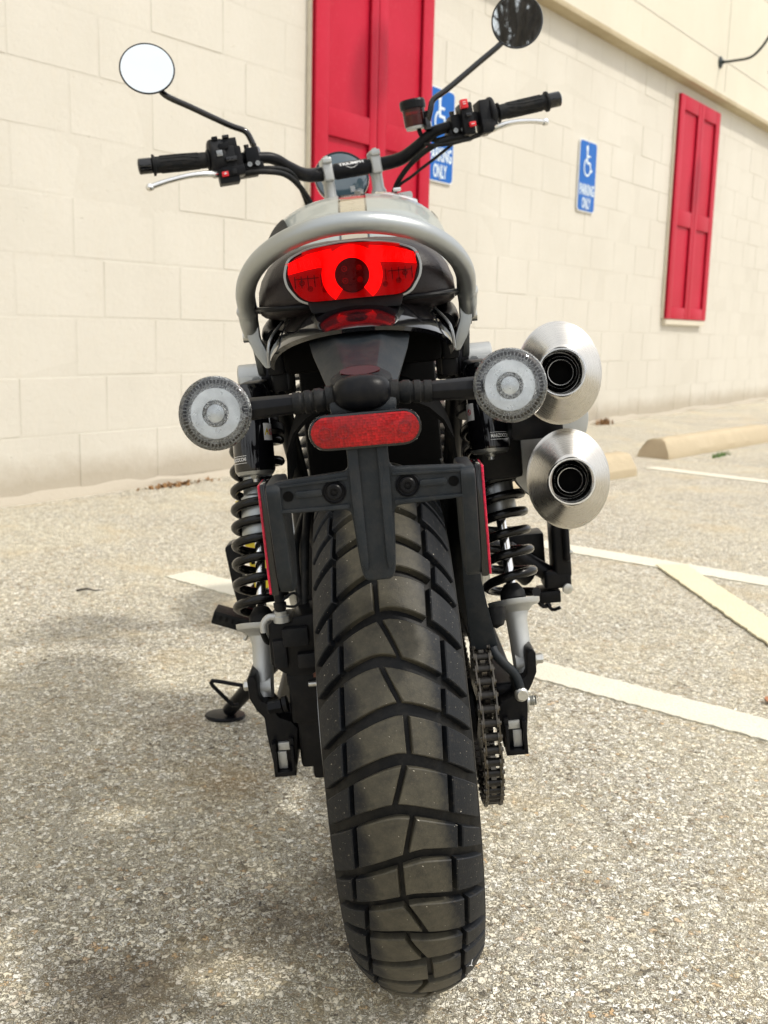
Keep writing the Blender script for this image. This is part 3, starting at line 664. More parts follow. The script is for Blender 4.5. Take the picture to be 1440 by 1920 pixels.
# carcass
pr = []
for t in [x * 4 for x in range(-15, 16)]:
    a = R(t); pr.append((RCC + (RC - .0080) * cos(a), (RC - .0080) * sin(a)))
sh = [(RCC + RC * cos(R(66)) - .004, 0.0757), (RCC + 0.024, 0.0768), (RCC + 0.010, 0.0752), (RCC - .006, 0.069), (0.2235, 0.061), (0.219, 0.055)]
pr = [(r, -x) for r, x in reversed(sh)] + pr + sh
g = G(); g.lathe(pr, AX, (1, 0, 0), 144, caps=(False, False)); TY = g.build('tyre', 'carcass', RW, ang=60)
# tread blocks
def chev(u, u0): return -0.037 * (abs(u - u0) / 0.088) ** 1.5
PITCH = 2 * pi / 42
def tp(u, v, h):
    th = u / RC; rad = RCC + (RC + h) * cos(th); ph = v / TR
    return V(((RC + h) * sin(th), -rad * sin(ph), -rad * cos(ph)))
def block(ul, ur, ap, apn, v0, v1, slantL=0.0, slantR=0.0, nu=8, nv=3, gw=0.0065):
    # ul, ur lateral limits; slant = extra shift of the limit between bottom (t=0) and top (t=1)
    def P(s, t, h, ins):
        tt = t; a = ul + slantL * (tt - .5); b = ur + slantR * (tt - .5)
        a += ins; b -= ins; u = a + (b - a) * s
        lo = v0 + chev(u, ap) + gw + ins; hi = v1 + chev(u, apn) - gw - ins
        return tp(u, lo + (hi - lo) * t, h)
    g = G(); n = nu + 1
    top = [[P(i / nu, j / nv, 0, .0011) for i in range(n)] for j in range(nv + 1)]
    vs_ = [p for r_ in top for p in r_]
    fs_ = [(j * n + i, j * n + i + 1, (j + 1) * n + i + 1, (j + 1) * n + i) for j in range(nv) for i in range(nu)]
    per = [(i, 0) for i in range(nu)] + [(nu, j) for j in range(nv)] + [(nu - i, nv) for i in range(nu)] + [(0, nv - j) for j in range(nv)]
    base = len(vs_); m_ = len(per)
    r0 = [j * n + i for i, j in per]
    vs_ += [P(i / nu, j / nv, -.0010, 0) for i, j in per]; vs_ += [P(i / nu, j / nv, -.0088, -.0007) for i, j in per]
    for k in range(m_):
        k2 = (k + 1) % m_
        fs_.append((r0[k], r0[k2], base + k2, base + k)); fs_.append((base + k, base + k2, base + m_ + k2, base + m_ + k))
    g.add(vs_, fs_); return g
PV = PITCH * TR
L_ = [-.0520, -.0535, -.0620, -.0500, -.0535, -.0560]
R_ = [.0510, .0580, .0470, .0590, .0535, .0500]
CT = [(-.0007, .0125), (.0042, .0100), (-.0080, .0), (.0025, -.0165), (-.0005, -.0150), (.0120, .0)]
AP = [.002, -.006, .014, .004, -.010, .006]
PH0 = R(99.6)
blocks = []
for k in range(6):
    c0, sl = CT[k]; sw = .0032; ap, apn = AP[k], AP[(k + 1) % 6]
    q = []
    v0, v1 = -PV / 2, PV / 2
    for (a, b, sL, sR) in ((-.0925, L_[k] - .0030, 0, .002), (L_[k] + .0030, c0 - sw, .002, sl), (c0 + sw, R_[k] - .0030, sl, .002), (R_[k] + .0030, .0925, .002, 0)):
        q.append(block(a, b, apn, ap, v0, v1, sL, sR).mesh('tread_block', ['tread'], ang=24))
    blocks.append(q)
for r_ in range(42):
    for q in blocks[r_ % 6]:
        o = bpy.data.objects.new('tread_block', q); col.objects.link(o); o.parent = RW; o.rotation_euler = (PH0 - r_ * PITCH if False else -(PH0 - r_ * PITCH), 0, 0)
lr = random.Random(4)
for k in range(12):      # pale lint caught in the grooves
    ph = R(lr.uniform(70, 128)); u = lr.choice((-1, 1)) * lr.uniform(.048, .060); P = [tp(u, ph * TR, .0012)]
    for j in range(4): u += lr.uniform(-.003, .003); ph += lr.uniform(-.006, .016); P.append(tp(u, ph * TR, .0012 + lr.uniform(0, .002)))
    G().tube(P, .00028, 5, sub=4).build('lint_fibre', 'white_print', RW)
# v is measured from the bottom going up the rear; rotation about x by -phi moves the block from phi=0 up the rear
# brake disc, sprocket, axle
g = G(); g.lathe([(0.06, -.089), (0.127, -.089), (0.127, -.084), (0.06, -.084)], AX, (1, 0, 0), 60); g.build('brake_disc', 'dark_silver', RW)
g = G(); n = 84
P = []
for i in range(n): a = 2 * pi * i / n; rr = 0.108 + (0.006 if i % 2 else -.001); P.append((rr * sin(a), rr * cos(a)))
g.v = [(0.1035, a, b + AX.z) for a, b in P] + [(0.1095, a, b + AX.z) for a, b in P]; g.f = [tuple(range(n)), tuple(range(2 * n - 1, n - 1, -1))] + [(i, (i + 1) % n, (i + 1) % n + n, i + n) for i in range(n)]; g.m = [0] * len(g.f)
g.build('sprocket', 'chain_steel', RW, smooth=False)
g = G(); g.tube([(-.165, 0, .312), (.165, 0, .312)], .011, 16); g.build('axle', 'bolt', MB)

# ---- chain
CHN = empty('chain', (0, 0, 0)); CHN.parent = MB
path = []; fx, fz, fr_, rr_ = 0.60, 0.345, 0.036, 0.112
dlt = math.atan2(fz - .312, fx)
pitchL = 0.0159; a0 = R(90) - 0; 
Lc = math.hypot(fx, fz - .312); al = math.asin((rr_ - fr_) / Lc)
def circ(cy, cz, r, a): return V((0, cy + r * cos(a), cz + r * sin(a)))
aT = pi / 2 + dlt + 0 - al * -1 if False else pi / 2 + dlt - al + 0
at = dlt + pi / 2 - al; ab = dlt - pi / 2 + al
seg = []
n = int(rr_ * (2 * pi - (at - ab)) / .002)
for i in range(n + 1): seg.append(circ(0, .312, rr_, at + (2 * pi - (at - ab)) * i / n))
e = circ(fx, fz, fr_, ab); s0 = seg[-1]; n = 250
for i in range(1, n): seg.append(s0.lerp(e, i / n) + V((0, 0, -.012 * sin(pi * i / n))))
n = int(fr_ * (at - ab) / .002)
for i in range(n + 1): seg.append(circ(fx, fz, fr_, ab + (at - ab) * i / n))
s0 = seg[-1]; n = 250
for i in range(1, n): seg.append(s0.lerp(seg[0], i / n))
pins = [seg[0]]; acc = 0
for i in range(1, len(seg)):
    acc += (seg[i] - seg[i - 1]).length
    if acc >= pitchL: pins.append(seg[i]); acc = 0
def link_mesh(outer):
    g = G(); hw = .0098 if outer else .0078
    for s_ in (-1, 1):
        P = []
        for cxx, a0_ in ((pitchL, -90), (0, 90)):
            for k in range(7): a = R(a0_ + 30 * k); P.append((cxx + .0072 * cos(a), .0072 * sin(a)))
        P = P[:7] + [(pitchL / 2, .0052)] + P[7:] + [(pitchL / 2, -.0052)]
        g.mat(0); n = len(P); x = s_ * hw
        g.add([(x - .0009, a, b) for a, b in P] + [(x + .0009, a, b) for a, b in P], [tuple(range(n)), tuple(range(2 * n - 1, n - 1, -1))] + [(i, (i + 1) % n, (i + 1) % n + n, i + n) for i in range(n)])
    g.mat(1); g.lathe([(.0051, -.0072), (.0051, .0072)], (0, 0, 0), (1, 0, 0), 12)
    g.mat(0)
    if outer:
        for q in (0, pitchL):
            for s_ in (-1, 1): g.lathe([(.0026, 0), (.0026, .0022)], (s_ * .0104, q, 0), (s_, 0, 0), 8)
    return g.mesh('chain_link', ['chain_steel', 'chain_roller'], ang=40)
LM = [link_mesh(True), link_mesh(False)]
for i in range(len(pins) - 1):
    d = pins[i + 1] - pins[i]
    o = bpy.data.objects.new('chain_link', LM[i % 2]); col.objects.link(o); o.parent = CHN
    o.location = pins[i] + V((.1068, 0, 0)); o.rotation_euler = (math.atan2(d.z, d.y), 0, 0)

# ---- swing arm, castings at the axle
swR = [(.1608, .4006), (.1675, .4040), (.1710, .3985), (.1705, .3746), (.1640, .3600), (.1575, .3491), (.1570, .3287), (.1527, .2850), (.1490, .2805), (.1342, .2790), (.1248, .2835), (.1188, .3325), (.1259, .3419), (.1395, .3480), (.1440, .3600), (.1500, .3680), (.1560, .3700), (.1590, .3760), (.1590, .3930)]
for s_ in (1, -1):
    poly = [(s_ * x, z) for x, z in swR]
    if s_ < 0: poly = [(x + (-.003 if z > .35 else -.001), z) for x, z in poly]
    g = G(); g.prism(poly, -.062, -.012); ca = g.build('axle_casting', 'black_satin', MB, bevel=.0022)
    g = G(); g.box((s_ * .134, .22, .325), (.032, .52, .062)); g.build('swing_arm', 'black_satin', MB, bevel=.008, seg=3)
    # open end with pale alloy adjuster inside
    g = G(); g.box((s_ * .1415, -.0635, .296), (.011, .006, .022)); g.box((s_ * .1375, -.0635, .313), (.016, .005, .010)); g.build('adjuster_block', 'cast_silver', ca, bevel=.0015)
    g = G(); g.box((s_ * .1285, -.068, .318), (.006, .006, .012)); g.box((s_ * .1500, -.066, .300), (.0045, .018, .040)); g.box((s_ * .1285, -.068, .298), (.004, .014, .036)); g.box((s_ * .1392, -.066, .2815), (.026, .018, .006)); g.build('adjuster_frame', 'black_satin', ca, bevel=.001)
    g = G(); g.lathe([(.0085, 0), (.0085, .005)], (s_ * .170, -.030, .381), (s_, 0, 0), 20); g.lathe([(.0065, .005), (.0065, .012), (.005, .0135)], (s_ * .170, -.030, .381), (s_, 0, 0), 6); g.build('bolt', 'bolt', ca, ang=25)
    g = G(); g.lathe([(.010, 0), (.010, .004), (.006, .004), (.0055, .006), (.0066, .007), (.0055, .008), (.0066, .009), (.0055, .010), (.0066, .011), (.0055, .012), (.0062, .014)], (s_ * .157, -.03, .328 if s_ > 0 else .352), (s_, 0, 0), 20); g.build('axle_nut', 'bolt', ca, ang=25)
# left caliper and its bracket
g = G(); g.prism([(-.1385, .4700), (-.1300, .4760), (-.1266, .4700), (-.1110, .4700), (-.1100, .4760), (-.0867, .4780), (-.0800, .4755), (-.0820, .4126), (-.0940, .4045), (-.1171, .4050), (-.1290, .4120), (-.1400, .4215)], -.085, -.02)
cal = g.build('brake_caliper', 'black_satin', MB, bevel=.003)
g = G(); g.box((-.107, -.090, .455), (.030, .012, .022)); g.box((-.096, -.088, .425), (.024, .010, .018)); g.box((-.127, -.088, .435), (.016, .008, .034)); g.build('caliper_cover', 'black_plastic', cal, bevel=.003)
g = G(); g.box((-.100, -.045, .372), (.050, .05, .062)); g.box((-.112, -.040, .395), (.03, .05, .02)); g.build('caliper_mount', 'black_satin', MB, bevel=.005)
g = G(); g.box((-.100, -.035, .325), (.042, .05, .090)); g.box((-.094, -.030, .285), (.03, .04, .05)); g.build('caliper_mount', 'black_satin', MB, bevel=.006)
g = G(); g.tube([(-.100, -.073, .3905), (-.078, -.073, .3905)], .0036, 12); g.build('speed_sensor_pin', 'bolt', MB)
g = G(); g.lathe([(.0036, 0), (.0115, .0005), (.0115, .003), (.0036, .0035)], (-.089, -.073, .3905), (1, 0, 0), 16); g.box((-.0905, -.074, .402), (.005, .004, .006)); g.build('spring_clip', 'copper', MB)
g = G(); g.lathe([(.009, -.006), (.009, 0), (.0075, 0), (.0075, .010), (.006, .012)], (-.141, -.068, .365), (-1, 0, -.15), 6); g.lathe([(.0105, -.013), (.0105, -.008)], (-.141, -.068, .365), (-1, 0, -.15), 18); g.build('bolt', 'black_satin', MB, ang=25)
# brake hose banjo
g = G(); g.lathe([(.0095, 0), (.0095, .007), (.0075, .008), (.0075, .013)], (-.1215, -.085, .4725), (0, 0, 1), 20); g.tube([(-.1215, -.085, .477), (-.135, -.085, .479), (-.1425, -.086, .472), (-.143, -.087, .462)], .0042, 12, sub=5); g.build('hose_banjo', 'cast_silver', MB)
g = G(); g.lathe([(.006, 0), (.0075, .004), (.0075, .009), (.0055, .010), (.0065, .022), (.0055, .026), (.0055, .034), (.003, .038)], (-.1215, -.085, .486), (0, 0, 1), 14); g.build('bleed_cap', 'rubber', MB)
g = G()
g.tube([(-.145, -.085, .462), (-.142, -.07, .445), (-.130, -.05, .440)], .0035, 8, sub=5)
g.tube([(-.098, -.03, .475), (-.094, .0, .53), (-.092, .05, .56), (-.088, .12, .60)], .005, 10, sub=6); g.build('brake_hose', 'rubber', MB)
g = G(); g.tube([(-.103, -.03, .475), (-.106, .0, .525), (-.104, .05, .550), (-.095, .12, .57)], .0045, 10, sub=6); g.build('sensor_cable', 'rubber', MB)
g = G(); g.tube([(-.118, -.09, .498), (-.105, -.085, .505), (-.098, -.085, .497), (-.104, -.088, .49), (-.116, -.09, .492)], .0016, 8, sub=6); g.build('wire_loop', 'black_plastic', MB)

# ---- shocks
def coil(c0, c1, r, wr, turns, seg=26):
    c0 = V(c0); c1 = V(c1); ax = (c1 - c0); L = ax.length; ax.normalize(); u = (V((1, 0, 0)) - ax * ax.x).normalized(); v = ax.cross(u); P = []
    n = int(turns * seg)
    for i in range(n + 1):
        t = i / n; a = 2 * pi * turns * t
        # closer at the ends
        e = t + 0.018 * sin(2 * pi * t) 
        P.append(c0 + ax * L * e + (u * cos(a) + v * sin(a)) * r)
    return P
for s_ in (-1, 1):
    lo = V((s_ * .159, -.030, .377)); hi = V((s_ * .143, .105, .745)); ax = (hi - lo).normalized(); LL = (hi - lo).length
    at_ = lambda t: lo + ax * t
    T_ = empty('shock_absorber', (0, 0, 0)); T_.parent = MB
    fr = V((0, -1, 0)) - ax * V((0, -1, 0)).dot(ax); fr.normalize()
    g = G(); g.lathe([(.0125, -.012), (.0125, .020), (.0125, .030), (.0130, .052), (.0165, .064), (.0165, .068)], lo, ax, 30); g.lathe([(.0135, -.010), (.0135, .010)], lo, (1, 0, 0), 24); g.build('lower_sleeve', 'cast_silver', T_, ang=30)
    g = G(); g.lathe([(.0165, .062), (.022, .068), (.0300, .070), (.0315, .072), (.0320, .077), (.026, .0775)], lo, ax, 44); g.build('spring_perch', 'cast_silver', T_)
    g = G(); g.lathe([(.014, .078), (.016, .080), (.015, .088), (.010, .096), (.008, .098)], lo, ax, 30); g.build('bump_stop', 'rubber', T_)
    g = G(); g.lathe([(.0062, .09), (.0062, .20)], lo, ax, 20); g.build('damper_rod', 'chrome', T_)
    g = G(); g.lathe([(.013, .185), (.0205, .186), (.0215, .190), (.0215, .235), (.0185, .238), (.0185, .33)], lo, ax, 34); g.build('damper_body', 'silver_paint' if s_ < 0 else 'dark_silver', T_)
    g = G(); g.tube(coil(at_(.0835), at_(.318), .0296, .0052, 9.3), .0058, 10); g.build('coil_spring', 'spring_paint', T_, ang=80)
    g = G(); g.lathe([(.034, .318), (.036, .320), (.036, .328), (.030, .333), (.026, .37), (.018, .375)], lo, ax, 36); g.build('top_collar', 'black_satin', T_)
    g = G(); g.lathe([(.018, -.020), (.019, -.018), (.019, .018), (.018, .020)], hi, (1, 0, 0), 28); g.box(hi + V((0, -.004, -.016)), (.034, .034, .04)); uc = g.build('upper_mount', 'cast_silver', T_, bevel=.003)
    g = G(); g.lathe([(.0055, 0), (.0050, .003), (.002, .003), (.002, .001)], hi + V((-s_ * .004, -.0215, -.002)), (0, -1, 0), 16); g.build('screw', 'dark_silver', uc) if False else g.build('screw', 'dark_silver', T_)
    # piggyback reservoir
    rb = V((s_ * .1400, -.018, .640)); ra = V((s_ * .0, .20, 1)).normalized()
    g = G(); g.lathe([(.0232, 0), (.0240, .003), (.0240, .095), (.020, .102), (.0, .104)], rb, ra, 40); rv = g.build('reservoir', 'black_gloss', T_)
    g = G(); g.lathe([(.004, -.0085), (.006, -.0065), (.0065, -.0045), (.0205, -.0040), (.0230, .000), (.0236, .004), (.02, .005)], rb, ra, 40); g.build('reservoir_cap', 'dark_silver', T_)
    g = G(); g.lathe([(.0034, -.012), (.0034, -.008)], rb, ra, 10); g.build('valve', 'bolt', T_)
    g = G(); g.box(rb + V((-s_ * .004, .05, .085)), (.03, .07, .04)); g.build('reservoir_bridge', 'black_satin', T_, bevel=.006)
    u_ = V((1, 0, 0)); w_ = ra.cross(u_) * -1
    if w_.y > 0: w_ = -w_
    def cyl(a0, hz, rr=.0243): return lambda x, y, z: rb + ra * (hz + y) + (u_ * sin(a0 + x / .024) + w_ * cos(a0 + x / .024)) * (rr + z)
    a_l = -0.8 if s_ < 0 else 0.50
    text_g('MARZOCCHI', .0058, cyl(a_l, .014), sx=.72, bold=.0001).build('lettering', 'white_print', T_, smooth=False)
    g = G()
    q = cyl(a_l, .014, .0242)
    for (xa, xb, ya, yb_) in ((-.0130, .0130, .0040, .0044), (-.0130, .0130, -.0044, -.0040)):
        n = 8
        for i in range(n):
            x0 = xa + (xb - xa) * i / n; x1 = xa + (xb - xa) * (i + 1) / n; g.add([q(x0, ya, 0), q(x1, ya, 0), q(x1, yb_, 0), q(x0, yb_, 0)], [(0, 1, 2, 3)])
    g.build('lettering_frame', 'white_print', T_)
    # warning sticker
    a_s = 1.05 if s_ < 0 else -1.1; q = cyl(a_s, .045, .02425); g = G(); n = 8
    for i in range(n):
        x0 = -.008 + .016 * i / n; x1 = x0 + .002; g.add([q(x0, -.010, 0), q(x1, -.010, 0), q(x1, .010, 0), q(x0, .010, 0)], [(0, 1, 2, 3)])
    g.build('warning_sticker', 'white_print', T_)
    q = cyl(a_s, .045, .02445)
    if s_ < 0:
        g = G(); g.add([q(-.007, -.004, 0), q(.001, -.004, 0), q(-.003, .005, 0)], [(0, 1, 2)]); g.build('warning_triangle', 'yellow_print', T_, smooth=False)
        q = cyl(a_s, .045, .02455)
        g = G(); g.add([q(-.0034, -.001, 0), q(-.0026, -.001, 0), q(-.0024, .0026, 0), q(-.0036, .0026, 0)], [(0, 1, 2, 3)]); g.add([q(-.0034, -.0026, 0), q(-.0026, -.0026, 0), q(-.0026, -.0018, 0), q(-.0034, -.0018, 0)], [(0, 1, 2, 3)]); g.build('exclamation_mark', 'black_void', T_, smooth=False)
        q = cyl(a_s, .045, .02445)
    g = G(); n = 16; c_ = .0035 if s_ < 0 else 0.0
    for i in range(n):
        a, b = 2 * pi * i / n, 2 * pi * (i + 1) / n
        g.add([q(c_ + .0036 * cos(a), .0036 * sin(a), 0), q(c_ + .0036 * cos(b), .0036 * sin(b), 0), q(c_ + .0026 * cos(b), .0026 * sin(b), 0), q(c_ + .0026 * cos(a), .0026 * sin(a), 0)], [(0, 1, 2, 3)])
    g.add([q(c_ - .003, .002, 0), q(c_ - .002, .003, 0), q(c_ + .003, -.002, 0), q(c_ + .002, -.003, 0)], [(0, 1, 2, 3)])
    g.build('prohibition_mark', 'red_switch', T_, smooth=False)

# ---- chain guard and strap
g = G(); F = lambda x, y, z: (x, y, z)
outer = [(.0945, .600), (.1114, .5930), (.1122, .5472), (.1140, .4923), (.1183, .4624), (.1272, .4120), (.1240, .4070), (.0955, .4095), (.0921, .4846)]
g.prism(outer, -.060, -.056); g.build('chain_guard', 'grey_plastic', MB, bevel=.0012)
g = G(); g.prism([(.093, .43), (.097, .43), (.097, .60), (.093, .60)], -.058, .25); g.build('chain_guard_side', 'grey_plastic', MB)
g = G(); g.tube([(.1200, -.062, .410), (.1235, -.066, .402), (.1330, -.068, .390), (.1430, -.068, .378), (.1480, -.067, .362), (.1485, -.066, .350)], .0058, 10, sub=5); g.build('guard_strap', 'grey_plastic', MB)
g = G(); g.lathe([(.0085, 0), (.0085, .004), (.006, .006)], (.1490, -.068, .352), (.2, -1, 0), 16); g.build('bolt', 'bolt', MB)
g = G(); g.lathe([(.0, 0), (.009, .004), (.012, .012), (.013, .025)], (.128, -.052, .43), (0, .4, 1), 12); g.build('rubber_grommet', 'rubber', MB)

# ---- plate bracket with stem
def rounded(poly, r, n=4):
    out = []; N_ = len(poly)
    for i in range(N_):
        p = V(poly[i]).to_3d(); a = V(poly[i - 1]).to_3d(); b = V(poly[(i + 1) % N_]).to_3d()
        da = (a - p); db = (b - p); rr = min(r, da.length * .45, db.length * .45); A = p + da.normalized() * rr; B_ = p + db.normalized() * rr
        for k in range(n + 1): t = k / n; q = A * (1 - t) ** 2 + p * 2 * t * (1 - t) + B_ * t * t; out.append((q.x, q.y))
    return out
hw = [(.0182, .7050), (.0182, .6730), (.0850, .6690), (.0905, .6600), (.0905, .6450), (.0860, .6405), (.0192, .6385), (.0158, .5850), (.0130, .5725)]
sym = hw + [(-x, z) for x, z in reversed(hw)]
YB = -.338
g = G(); g.prism(rounded(sym, .0065), YB, YB + .012); PB = g.build('number_plate_bracket', 'grey_plastic', MB, bevel=.0028, seg=3)
for s_ in (-1, 1):   # raised ribs on the stem, slot in each arm
    g = G(); g.prism(rounded([(s_ * .0085, .700), (s_ * .0175, .700), (s_ * .0175, .650), (s_ * .0150, .590), (s_ * .0095, .582), (s_ * .0082, .592)], .003), YB - .0035, YB + .001); g.build('stem_rib', 'grey_plastic', PB, bevel=.0016)
    g = G(); g.prism(rounded([(s_ * .020, .6685), (s_ * .084, .6655), (s_ * .086, .6635), (s_ * .020, .6660)], .001), YB - .0022, YB + .001); g.prism(rounded([(s_ * .020, .6440), (s_ * .085, .6440), (s_ * .086, .6415), (s_ * .020, .6400)], .001), YB - .0022, YB + .001); g.build('arm_rim', 'grey_plastic', PB, bevel=.001)
    g = G(); g.prism(rounded([(s_ * .043, .6595), (s_ * .067, .6595), (s_ * .067, .6535), (s_ * .043, .6535)], .0028), YB - .0022, YB + .001); g.build('raised_pad', 'grey_plastic', PB, bevel=.0016)
    g = G(); g.lathe([(.0108, -.001), (.0108, .0012), (.0100, .0018), (.0092, .0010), (.0088, .0008)], (s_ * .0324, YB, .6563), (0, -1, 0), 28); g.build('washer', 'black_satin', PB)
    g = G(); g.lathe([(.0070, 0), (.0070, .0036), (.0060, .0046), (.0036, .0046), (.0036, .0016), (.0012, .0016), (.0012, .0040), (.0, .0040)], (s_ * .0324, YB, .6563), (0, -1, 0), 24); g.build('bolt', 'black_satin', PB)
    g = G(); g.lathe([(.0047, -.004), (.0047, .0006)], (s_ * .0732, YB, .6557), (0, -1, 0), 20); g.build('hole_dark_disc', 'black_void', PB)  # black disc painted in for the dark inside of a hole
    g = G(); g.box((s_ * .0855, YB, .6555), (.007, .006, .007)); g.build('notch_dark_block', 'black_void', PB)  # black block in place of the shade in a notch
    # side arm and side reflector
    P = rounded([(-.345, .668), (-.262, .668), (-.262, .590), (-.275, .563), (-.318, .563), (-.330, .582)], .012)
    g = G(); n = len(P); x0, x1 = s_ * .0790, s_ * .0925
    g.add([(x0, a, b) for a, b in P] + [(x1, a, b) for a, b in P], [tuple(range(n)), tuple(range(2 * n - 1, n - 1, -1))] + [(i, (i + 1) % n, (i + 1) % n + n, i + n) for i in range(n)])
    sa = g.build('side_arm', 'grey_plastic', PB, bevel=.003)
    g = G(); g.box((s_ * .0962, -.300, .6145), (.0072, .042, .104)); rf = g.build('side_reflector', 'black_gloss', PB, bevel=.0022)
    g = G(); g.box((s_ * .1008, -.300, .6145), (.0024, .040, .101)); g.build('reflector_face', 'side_reflector', rf, bevel=.0008) if False else g.build('reflector_face', 'side_reflector', PB, bevel=.0008)

# reflector (capsule)
def capsule(hw_, r, n=12):
    return [(hw_ + r * cos(R(a)), r * sin(R(a))) for a in [-90 + 180 * k / n for k in range(n + 1)]] + [(-hw_ + r * cos(R(a)), r * sin(R(a))) for a in [90 + 180 * k / n for k in range(n + 1)]]
rc_ = V((0, -.345, .7085)); tilt = R(-.5)
def place(x, z): return (x * cos(tilt) - z * sin(tilt) + rc_.x, x * sin(tilt) + z * cos(tilt) + rc_.z)
g = G(); g.prism([place(*p) for p in capsule(.0335, .0158)], -.346, -.332); RF = g.build('rear_reflector', 'black_gloss', MB, bevel=.0016)
g = G(); g.prism([place(*p) for p in capsule(.0335, .0135)], -.3485, -.344); g.build('reflector_face', 'reflector', RF, bevel=.0012)
for cx in (-.0345, -.0190, .0345):
    g = G(); g.lathe([(.0056, 0), (.0056, .0005), (.0050, .0005), (.0050, 0)], V((cx, -.3486, .7085)), (0, -1, 0), 22, caps=(False, False)); g.build('moulded_ring', 'dark_red', RF)
# stem behind the reflector up to the oval lamp
g = G()
for (a, b, c_) in ((0, 0, 0),):
    g.rings([[(-.020, -.326, .690), (.020, -.326, .690), (.020, -.300, .690), (-.020, -.300, .690)], [(-.030, -.326, .728), (.030, -.326, .728), (.030, -.292, .728), (-.030, -.292, .728)], [(-.030, -.318, .742), (.030, -.318, .742), (.030, -.280, .742), (-.030, -.280, .742)]])
g.build('bracket_stem', 'grey_plastic', MB, bevel=.003)
g = G()
rr = []
for t in [x / 12 for x in range(13)]:
    a = pi * (t - .5); z = .7395 + .0165 * sin(a); k = max(.02, cos(a)) ** .62
    rr.append([V((.0268 * k * (abs(cos(b)) ** .8) * (1 if cos(b) > 0 else -1), -.318 - .020 * k * sin(b) * (1 if sin(b) > 0 else 1.6), z)) for b in [2 * pi * j / 36 for j in range(36)]])
g.rings(rr); g.build('number_plate_lamp', 'black_satin', MB, ang=60)
g = G(); g.lathe([(.0, .012), (.018, .011), (.0275, .004), (.0290, -.004), (.0285, -.012)], (0, -.310, .748), (0, -.35, 1), 40, sx=1.0, sz=.8, upv=(0, -1, 0)); g.build('lamp_hood', 'black_plastic', MB)
g = G(); g.lathe([(.0155, .0), (.0155, .0022)], (0, -.3170, .7572), (0, -.65, 1), 30, sx=1.15, sz=.42, upv=(0, -1, 0)); g.build('reflection_disc', 'reflection_red', MB)  # red disc painted as the tail light's reflection on the lamp
# faceted mudguard extension (flap) from the tail to the lamp
secs = []
for (y, z, hw_, dp) in ((-.176, .7945, .053, .008), (-.200, .7860, .0490, .012), (-.235, .772, .0415, .013), (-.285, .7545, .0325, .013), (-.312, .742, .0290, .012)):
    secs.append([V((-hw_, y + .018, z - dp)), V((-hw_ * .45, y, z)), V((hw_ * .45, y, z)), V((hw_, y + .018, z - dp)), V((hw_ * .9, y + .028, z - dp - .012)), V((-hw_ * .9, y + .028, z - dp - .012))])
g = G(); g.rings(secs); g.build('mudguard_extension', 'grey_plastic', MB, bevel=.003, ang=22)

# ---- indicators
for s_ in (-1, 1):
    c = V((s_ * .1315, -.312, .7325)); ax = V((s_ * .10 if s_ < 0 else .05, -1, .13)).normalized()
    I = empty('indicator', (0, 0, 0)); I.parent = MB
    g = G(); g.lathe([(.0, -.030), (.014, -.028), (.024, -.018), (.0310, -.006), (.0325, .003), (.0310, .004), (.026, -.002), (.0, -.004)], c, ax, 48); g.build('housing', 'black_satin', I)
    g = G(); g.lathe([(.0330, .0020), (.0332, .0046), (.0318, .0060), (.0300, .0040), (.0296, -.001), (.0245, .0005), (.0235, .0025), (.0228, .0020)], c, ax, 60, caps=(False, False)); g.build('prism_ring', 'crystal', I, ang=20)
    g = G()
    for k in range(54):   # moulded ribs round the rim
        a = 2 * pi * k / 54; u = (V((0, 0, 1)) - ax * ax.z).normalized(); w_ = u.cross(ax); d = u * cos(a) + w_ * sin(a); e = -u * sin(a) + w_ * cos(a); q = c + ax * .003
        P = [q + d * .0262 - e * .0005, q + d * .0262 + e * .0005, q + d * .0312 + e * .0006, q + d * .0312 - e * .0006]; P2 = [q + d * .0280 + ax * .0022 - e * .0003, q + d * .0295 + ax * .002]
        g.add(P + [q + (d * .0282) + ax * .0025], [(0, 1, 4), (1, 2, 4), (2, 3, 4), (3, 0, 4)])
    g.build('rim_ribs', 'crystal', I, smooth=False)
    g = G(); g.lathe([(.0229, .0016), (.0226, .0026), (.0122, .0022), (.0118, .0016)], c, ax, 48, caps=(False, False)); g.build('reflector_dish', 'ind_disc', I)
    g = G(); g.lathe([(.0122, .0016), (.0118, .0040), (.0100, .0030), (.0088, .0044), (.0082, .0030)], c, ax, 40, caps=(False, False)); g.build('inner_prism_ring', 'crystal', I, ang=15)
    g = G(); g.lathe([(.0084, .0018), (.0082, .0032), (.005, .0042), (.0, .0046)], c, ax, 30); g.build('centre_lens', 'ind_disc', I)
    g = G(); g.lathe([(.0330, .001), (.0332, .005), (.0318, .0085), (.026, .0105), (.012, .0122), (.0, .0126)], c, ax, 56, caps=(False, True)); g.build('clear_cover', 'clear', I, ang=50)
    a = V((s_ * .030, -.312, .7360)); d = c - V((0, 0, 0)) ; 
    p0 = V((s_ * .022, -.312, .7365)); p1 = V((s_ * .062, -.312, .7345)); p2 = V((s_ * .104, -.306, .7330))
    g = G(); Lb = (p1 - p0).length; pr_ = [(.0115, 0), (.0115, .010), (.0092, .011), (.0098, .013), (.0108, .015), (.0108, .020), (.0092, .0215), (.0092, .023), (.0104, .0245), (.0104, .029), (.0090, .0305), (.0090, .032), (.0100, .0335), (.0098, Lb), (.008, Lb)]
    g.lathe(pr_, p0, p1 - p0, 24); g.build('rubber_boot', 'rubber', I, ang=30)
    g = G(); g.lathe([(.0088, -.001), (.0092, .003), (.0104, (p2 - p1).length * .9), (.0100, (p2 - p1).length + .006)], p1, p2 - p1, 8, sx=1, sz=1); g.build('stalk', 'black_satin', I, bevel=.001, ang=25)

